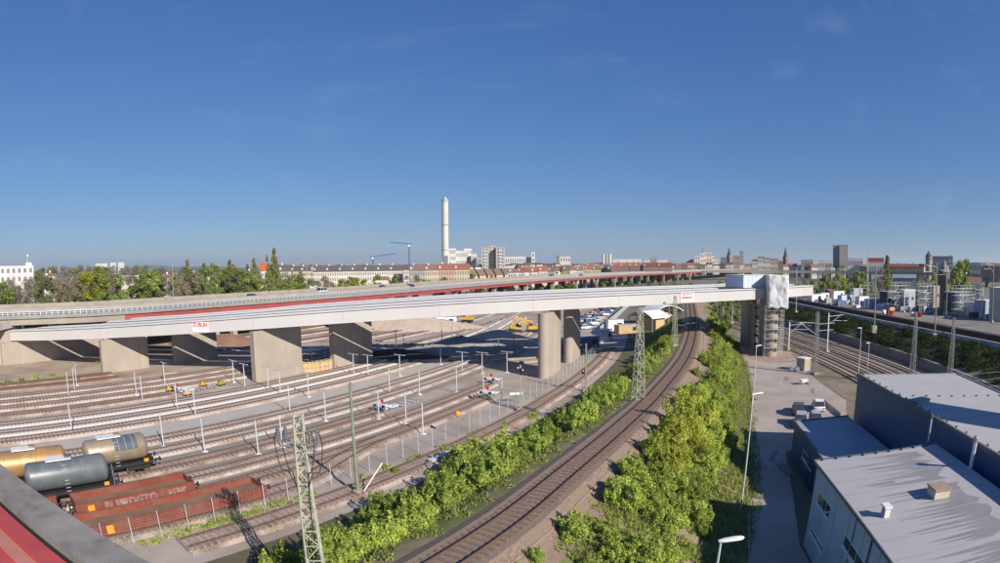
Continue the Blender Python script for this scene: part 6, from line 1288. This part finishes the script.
p = G(561, 275.6, ZV + .02); a = vdir(p); o = thing('lorry', 'white lorry carrying green and yellow machinery on the elevated road', 'lorry', tuple(p), a + math.pi, local=True)
for c, d, nm, mt in (((6, 0, 1.9), (2.4, 2.5, 3.0), 'cab', M_signw), ((-1.5, 0, 1.0), (12, 2.5, .4), 'load_bed', M_galv_d), ((-3, 0, 2.2), (4, 2.0, 1.9), 'green_machine', mat('machine_green', (.05, .22, .05), (.04, .18, .04), .5, 1)), ((1.5, 0, 2.1), (3, 2.0, 1.7), 'green_machine', mat('machine_green', (.05, .22, .05)))): m = MB(); m.box(c, d); m.build(nm, mt, o, bevel=.15)
for x in (-5.2, -1.2, 3.2): m = MB(); m.tube((x, -1.05, 1.9 if x < 2 else 1.9), (x, 1.05, 1.9), .75, n=12); m.build('machine_wheel', M_yellow, o)
for x in (6.2, -3.5, -5, -6.5):
    for y in (-1.0, 1.0): m = MB(); m.tube((x, y - .15, .5), (x, y + .15, .5), .5, n=12); m.build('wheel', M_black, o)
m = MB(); m.box((7.22, 0, 2.5), (.06, 2.2, 1.0)); m.build('windscreen', M_glass, o)
# ================================================================== things beyond the bridge and on the raised railway site
CP_ = [P_white, P_silver, P_dark, P_blue, P_red, P_silver, P_white]
k = 0
for i in range(13):
    f = i / 12; px, py = 586 + 30 * f, 329 - 23 * f; p = G(px, py); car('parked car in the row beyond the round piers, %s from the near end' % nth(i), p, math.radians(20), CP_[(i * 3) % 7], ['hatch', 'estate', 'van'][i % 3], detail=i < 6, group='cars parked beyond the round piers')
for i in range(9):
    f = i / 8; p = G(573 + 34 * f, 327 - 19 * f) ; car('parked car in the rear row beyond the round piers, %s from the near end' % nth(i), p, math.radians(22), CP_[(i * 5 + 2) % 7], ['estate', 'hatch'][i % 2], detail=False, group='rear row of parked cars')
def container(label, p, rz, dims, mt, group, ribs=8, zb=0.0):
    o = thing('container', label, 'container', (p.x, p.y, zb), rz, group, local=True); L, W, H = dims; m = MB(); m.box((0, 0, H / 2), (L, W, H)); m.build('shell', mt, o)
    for i in range(ribs): m = MB(); m.box((-L / 2 + L * (i + .5) / ribs, -W / 2 - .03, H / 2), (.12, .06, H - .3)); m.build('rib', mt, o)
    m = MB(); m.box((0, 0, H + .03), (L + .1, W + .1, .08)); m.build('roof', M_grey_c if mt is not M_grey_c else M_lamp, o); m = MB(); m.box((L * .25, -W / 2 - .05, H * .55), (1.4, .05, 1.0)); m.build('window', M_glass, o); return o
for i, (px, py, rz, d, mt, lb) in enumerate(((568, 352, .5, (6, 2.6, 2.7), M_blue_c, 'dark blue container in the bridge shadow behind the round piers'), (586, 348, .5, (6, 2.6, 2.7), M_blue_c, 'second dark blue container in the bridge shadow'), (602, 341.5, .9, (6, 2.8, 3.0), M_lblue, 'pale blue container lit by the sun beside the parked cars'), (614, 330, .2, (5, 3, 3.2), M_signw, 'white cabin in front of the curved white roofs'), (627, 333, .3, (7, 3, 2.4), M_wood, 'timber coloured shed in front of the curved white roofs'))):
    container(lb, G(px, py), rz, d, mt, 'containers beyond the bridge')
# white curved roofs on posts
def curved_roof(label, pa, pb, depth, zb, rise):
    a, b = G(*pa), G(*pb); L = (b - a).length; o = thing('canopy', label, 'canopy', tuple(a), math.atan2(b.y - a.y, b.x - a.x), local=True); m = MB(); n = 10; prof = []
    for k in range(n + 1): u = k / n; prof.append((L * u, zb + rise * (1 - (2 * u - 1) ** 2)))
    pts = prof + [(x, z - .25) for x, z in reversed(prof)]
    for (x0, z0), (x1, z1_) in zip(prof[:-1], prof[1:]): m.hexa([(x0, 0, z0 - .25), (x1, 0, z1_ - .25), (x1, depth, z1_ - .25), (x0, depth, z0 - .25), (x0, 0, z0), (x1, 0, z1_), (x1, depth, z1_), (x0, depth, z0)])
    m.build('curved_sheet', M_signw, o)
    for x in (0.3, L / 2, L - .3):
        for y in (.4, depth - .4): m = MB(); m.tube((x, y, 0), (x, y, zb + rise * (1 - (2 * x / L - 1) ** 2) - .2), .15, n=8); m.build('post', M_galv_d, o)
    m = MB(); m.box((L / 2, depth * .6, zb * .45), (L * .8, depth * .5, zb * .9)); m.build('stacked_goods', M_wood, o)
curved_roof('curved white canopy roof beyond the bridge, left of two', (627, 329), (652, 332), 8, 4.0, 1.8); curved_roof('curved white canopy roof beyond the bridge, right of two', (654, 326), (684, 324), 9, 4.2, 2.2)
fo = thing('site_fence', 'pale board fence running between parked cars and canopies', 'fence', tuple(G(596, 338))); fa, fb = G(600, 334), G(632, 303.5)
for k in range(26): m = MB(); u0, u1 = fa + (fb - fa) * (k / 26), fa + (fb - fa) * ((k + .95) / 26); m.bar(u0 + Vector((0, 0, 1.1)), u1 + Vector((0, 0, 1.1)), .08, 2.0); m.build('board_panel', M_grey_c, fo)
# excavators
def excavator(label, p, rz, s_=1.0):
    o = thing('excavator', label, 'excavator', tuple(p), rz, 'yellow excavators', local=True); o.scale = (s_,) * 3
    for y in (-1.1, 1.1): m = MB(); m.extrude_y([(-1.9, .3), (-1.6, 0), (1.6, 0), (1.9, .3), (1.9, .6), (1.6, .9), (-1.6, .9), (-1.9, .6)], y - .28, y + .28); m.build('track', M_black, o)
    m = MB(); m.extrude_y([(-2.3, 1.05), (1.6, 1.05), (1.6, 1.6), (.2, 1.9), (-2.3, 2.1)], -1.25, 1.25); m.build('body', M_yellow, o)
    m = MB(); m.extrude_y([(.1, 1.61), (1.55, 1.61), (1.45, 2.3), (1.2, 3.0), (.1, 3.0)], .25, 1.2); cb_ = m.build('cab', M_yellow, o); m = MB(); m.extrude_y([(.3, 2.05), (1.47, 2.05), (1.2, 2.85), (.3, 2.85)], .22, 1.23); m.build('cab_glass', M_glass, cb_)
    m = MB(); m.bar((1.2, -.2, 1.6), (3.6, -.2, 4.3), .5, .55); m.bar((3.5, -.2, 4.3), (5.6, -.2, 3.9), .45, .5); m.build('boom', M_yellow, o); m = MB(); m.bar((5.5, -.2, 4.1), (6.6, -.2, 1.3), .35, .45); m.build('stick', M_yellow, o)
    m = MB(); m.extrude_y([(6.1, 1.3), (7.0, 1.3), (6.9, .5), (6.2, .3), (5.8, .7)], -.8, .4); m.build('bucket', M_black, o); m = MB(); m.tube((1.4, -.2, 2.0), (3.0, -.2, 3.9), .09, n=6); m.build('ram', M_galv, o)
excavator('large yellow excavator beside the round piers', G(533, 332.5), math.radians(188), 1.0); excavator('small yellow excavator seen just below the bridge in the centre', G(467, 322.5), math.radians(170), 1.0); excavator('yellow excavator partly hidden left of the round piers', G(516, 332), math.radians(10), .8)
p = G(446, 324); container('white site trailer seen just below the bridge in the centre', p, .1, (7, 2.6, 2.4), M_signw, 'containers beyond the bridge')
for i, (px, py, mt, lb) in enumerate(((152, 340.5, M_orange, 'small orange machine seen between the leftmost piers'), (159, 339.5, M_blue_c, 'small dark unit beside the orange machine'))): track_machine(lb, G(px, py), .3, mt, 2.6)
# raised railway site: cabins, containers, racks, scaffold
SZ = 4.95
sp = [(815, 301, (6, 2.6, 2.7), M_signw, 'white'), (823, 299.5, (5, 2.6, 2.7), M_signw, 'white second'), (829, 297, (3, 2.6, 3.2), mat('paint_red', (.35, .03, .03)), 'red'), (837, 298.5, (7, 2.6, 3.2), M_signw, 'white long'), (845, 302, (7, 2.6, 2.7), M_lblue, 'pale blue'), (856, 301, (6, 2.6, 5.0), M_grey_c, 'tall grey'), (862, 303.5, (6, 2.6, 2.7), M_signw, 'white low'), (873, 306, (8, 2.6, 2.6), M_lblue, 'pale blue long')]
for i, (px, py, d, mt, nm) in enumerate(sp): container('%s site cabin behind the raised railway' % nm, G(px, py, SZ), .2, d, mt, 'site cabins on the raised ground', 6, SZ)
for i, (px, py, d, mt, nm) in enumerate(((890, 307, (9, 4, 5.5), mat('dark_plant', (.10, .11, .13), (.07, .08, .09), .7, 1), 'dark equipment'), (905, 309, (8, 4, 6.5), M_grey_c, 'grey transformer'), (918, 308, (7, 4, 6.0), mat('dark_plant', (.1, .1, .1)), 'dark switchgear'), (932, 307, (5, 4, 7.5), M_conc, 'concrete'), (956, 312, (12, 5, 6.5), mat('dark_plant', (.1, .1, .1)), 'long dark'), (972, 315, (6, 4, 4.0), M_signw, 'white low'), (983, 317, (7, 4, 5.0), M_grey_c, 'grey right-hand'), (1000, 320, (8, 5, 9), M_grey_c, 'tall grey right-edge'))):
    container('%s block of the substation behind the raised railway' % nm, G(px, py, SZ), .25, d, mt, 'substation blocks', 10, SZ)
for i, (px, py, nx) in enumerate(((898, 310, 4), (925, 311, 3), (963, 315, 5))):
    c = G(px, py, SZ); o = scaffold('steel framework of the substation behind the raised railway, %s from the left' % nth(i), Vector((c.x, c.y, SZ)), Vector((.95, .3, 0)), nx, 2, 4, 2.6, 1.6)
k = 0
for px, py in ((884, 314), (888, 314.5), (892, 315), (912, 316.5), (916, 316.8), (920, 317)):
    p = G(px, py, SZ); tag_o = MB(); tag_o.box((0, 0, .6), (1.1, .9, 1.2)); tag_o.box((0, 0, 1.24), (1.2, 1.0, .08)); o = tag_o.build('pallet_stack', mat('paint_red', (.35, .03, .03)) if k % 3 else M_lamp, None); o.location = p; tag(o, 'small stacked pallet load beside the raised track, %s from the left' % nth(k), 'pallet', 'pallet loads by the raised track'); k += 1
# litter, sleepers piles and boards in the yard
for i, (px, py, L, mt, lb) in enumerate(((54, 437.5, 5.5, M_galv, 'pale steel beam lying beside the track near the copper tank wagon'), (170, 374, 3, M_conc, 'pale board on the ground under the bridge at the left'))):
    p = G(px, py); m = MB(); m.box((0, 0, .13), (L, .45, .24)); m.box((0, 0, .27), (L * .96, .3, .05)); o = m.build('beam', mt, None); o.location = p; o.rotation_euler = (0, 0, yard_angle(-30)); tag(o, lb, 'beam')
# light slabs in the shade under the bridge
for i in range(7):
    p = G(430 + 18 * i, 362 - 1.6 * (i % 3)); m = MB(); m.box((0, 0, .2), (7.5, 1.0, .4)); o = m.build('platform_slab', M_conc, None); o.location = p; o.rotation_euler = (0, 0, .12 + .03 * i); tag(o, 'pale concrete platform slab lying in the bridge shadow, %s from the left' % nth(i), 'slab', 'slabs in the bridge shadow')
# signal light and ducts beside the hedge
p = G(458, 437, 0); o = thing('warning_lamp', 'round yellow lamp sticking out of the hedge beside the fence', 'lamp', tuple(p)); m = MB(); m.tube(p, p + Vector((0, 0, 2.6)), .05, n=6); m.build('pole', M_galv_d, o); m = MB(); m.lathe(p + Vector((0, 0, 2.5)), [(.12, 0), (.3, .15), (.34, .4), (.22, .62), (.05, .7)], 10); m.build('lens', M_orange, o, smooth=True)
a, b = G(430, 465), G(452, 455); o = thing('cable_trough', 'pale cable trough lying along the hedge', 'cable trough', tuple(a)); m = MB(); m.bar(a + Vector((0, 0, .35)), b + Vector((0, 0, .35)), .5, .3); m.build('trough', M_grey_c, o); m = MB(); m.bar(a + Vector((0, 0, .53)), b + Vector((0, 0, .53)), .56, .05); m.build('lid', M_lblue, o)

# more clutter on the raised site
RC = random.Random(31); k = 0
for i in range(34):
    px = 812 + i * 5.6 + RC.uniform(-1.5, 1.5); py = 303.5 + (px - 812) * .088 + RC.uniform(-3.5, .5); p = G(px, py, SZ); L, W, H = RC.uniform(1.2, 4.5), RC.uniform(1, 2.2), RC.uniform(.5, 2.3); mt = RC.choice([M_lblue, M_signw, M_grey_c, MATS['dark_plant'], M_wood, M_blue_c, M_galv_d, MATS['dark_plant']])
    m = MB(); m.box((0, 0, H / 2), (L, W, H)); m.box((0, 0, H + .05), (L * .9, W * .9, .1)); m.box((0, -W / 2 - .04, H * .5), (L * .08, .08, H * .8)); o = m.build('material_stack', mt, None); o.location = (p.x, p.y, SZ); o.rotation_euler = (0, 0, RC.uniform(-.2, .6)); tag(o, 'covered stack of building material beside the raised railway, %s from the left' % nth(i), 'material stack', 'stacks on the raised site')
for i in range(16):
    px = 850 + i * 9.5 + RC.uniform(-2, 2); py = 306 + (px - 850) * .09; p = G(px, py, SZ); h = RC.uniform(3.5, 7); o = thing('site_pole', 'thin pole among the substation equipment, %s from the left' % nth(i), 'pole', tuple(p), group='thin poles of the substation'); m = MB(); m.tube(p, p + Vector((0, 0, h)), .09, .07, n=6); m.build('shaft', M_galv, o); m = MB(); m.bar(p + Vector((-.9, 0, h - .4)), p + Vector((.9, .2, h - .4)), .09); m.build('cross_arm', M_galv, o)

# ================================================================== thin morning haze
m = MB(); m.box((0, 3000, 90), (40000, 40000, 420)); hz_o = m.build('haze', mat('haze_placeholder', (1, 1, 1)), None); hz_o['kind'] = 'stuff'; tag(hz_o, 'thin pale haze over the whole town', 'haze')
hm = bpy.data.materials.new('haze_air'); hm.use_nodes = True; hm.node_tree.nodes.clear(); pv = hm.node_tree.nodes.new('ShaderNodeVolumePrincipled'); ho = hm.node_tree.nodes.new('ShaderNodeOutputMaterial'); hm.node_tree.links.new(pv.outputs[0], ho.inputs['Volume'])
pv.inputs['Color'].default_value = (.80, .93, 1, 1); pv.inputs['Density'].default_value = 0.00006; pv.inputs['Anisotropy'].default_value = .2
hz_o.data.materials.clear(); hz_o.data.materials.append(hm)
sc.cycles.volume_bounces = 0
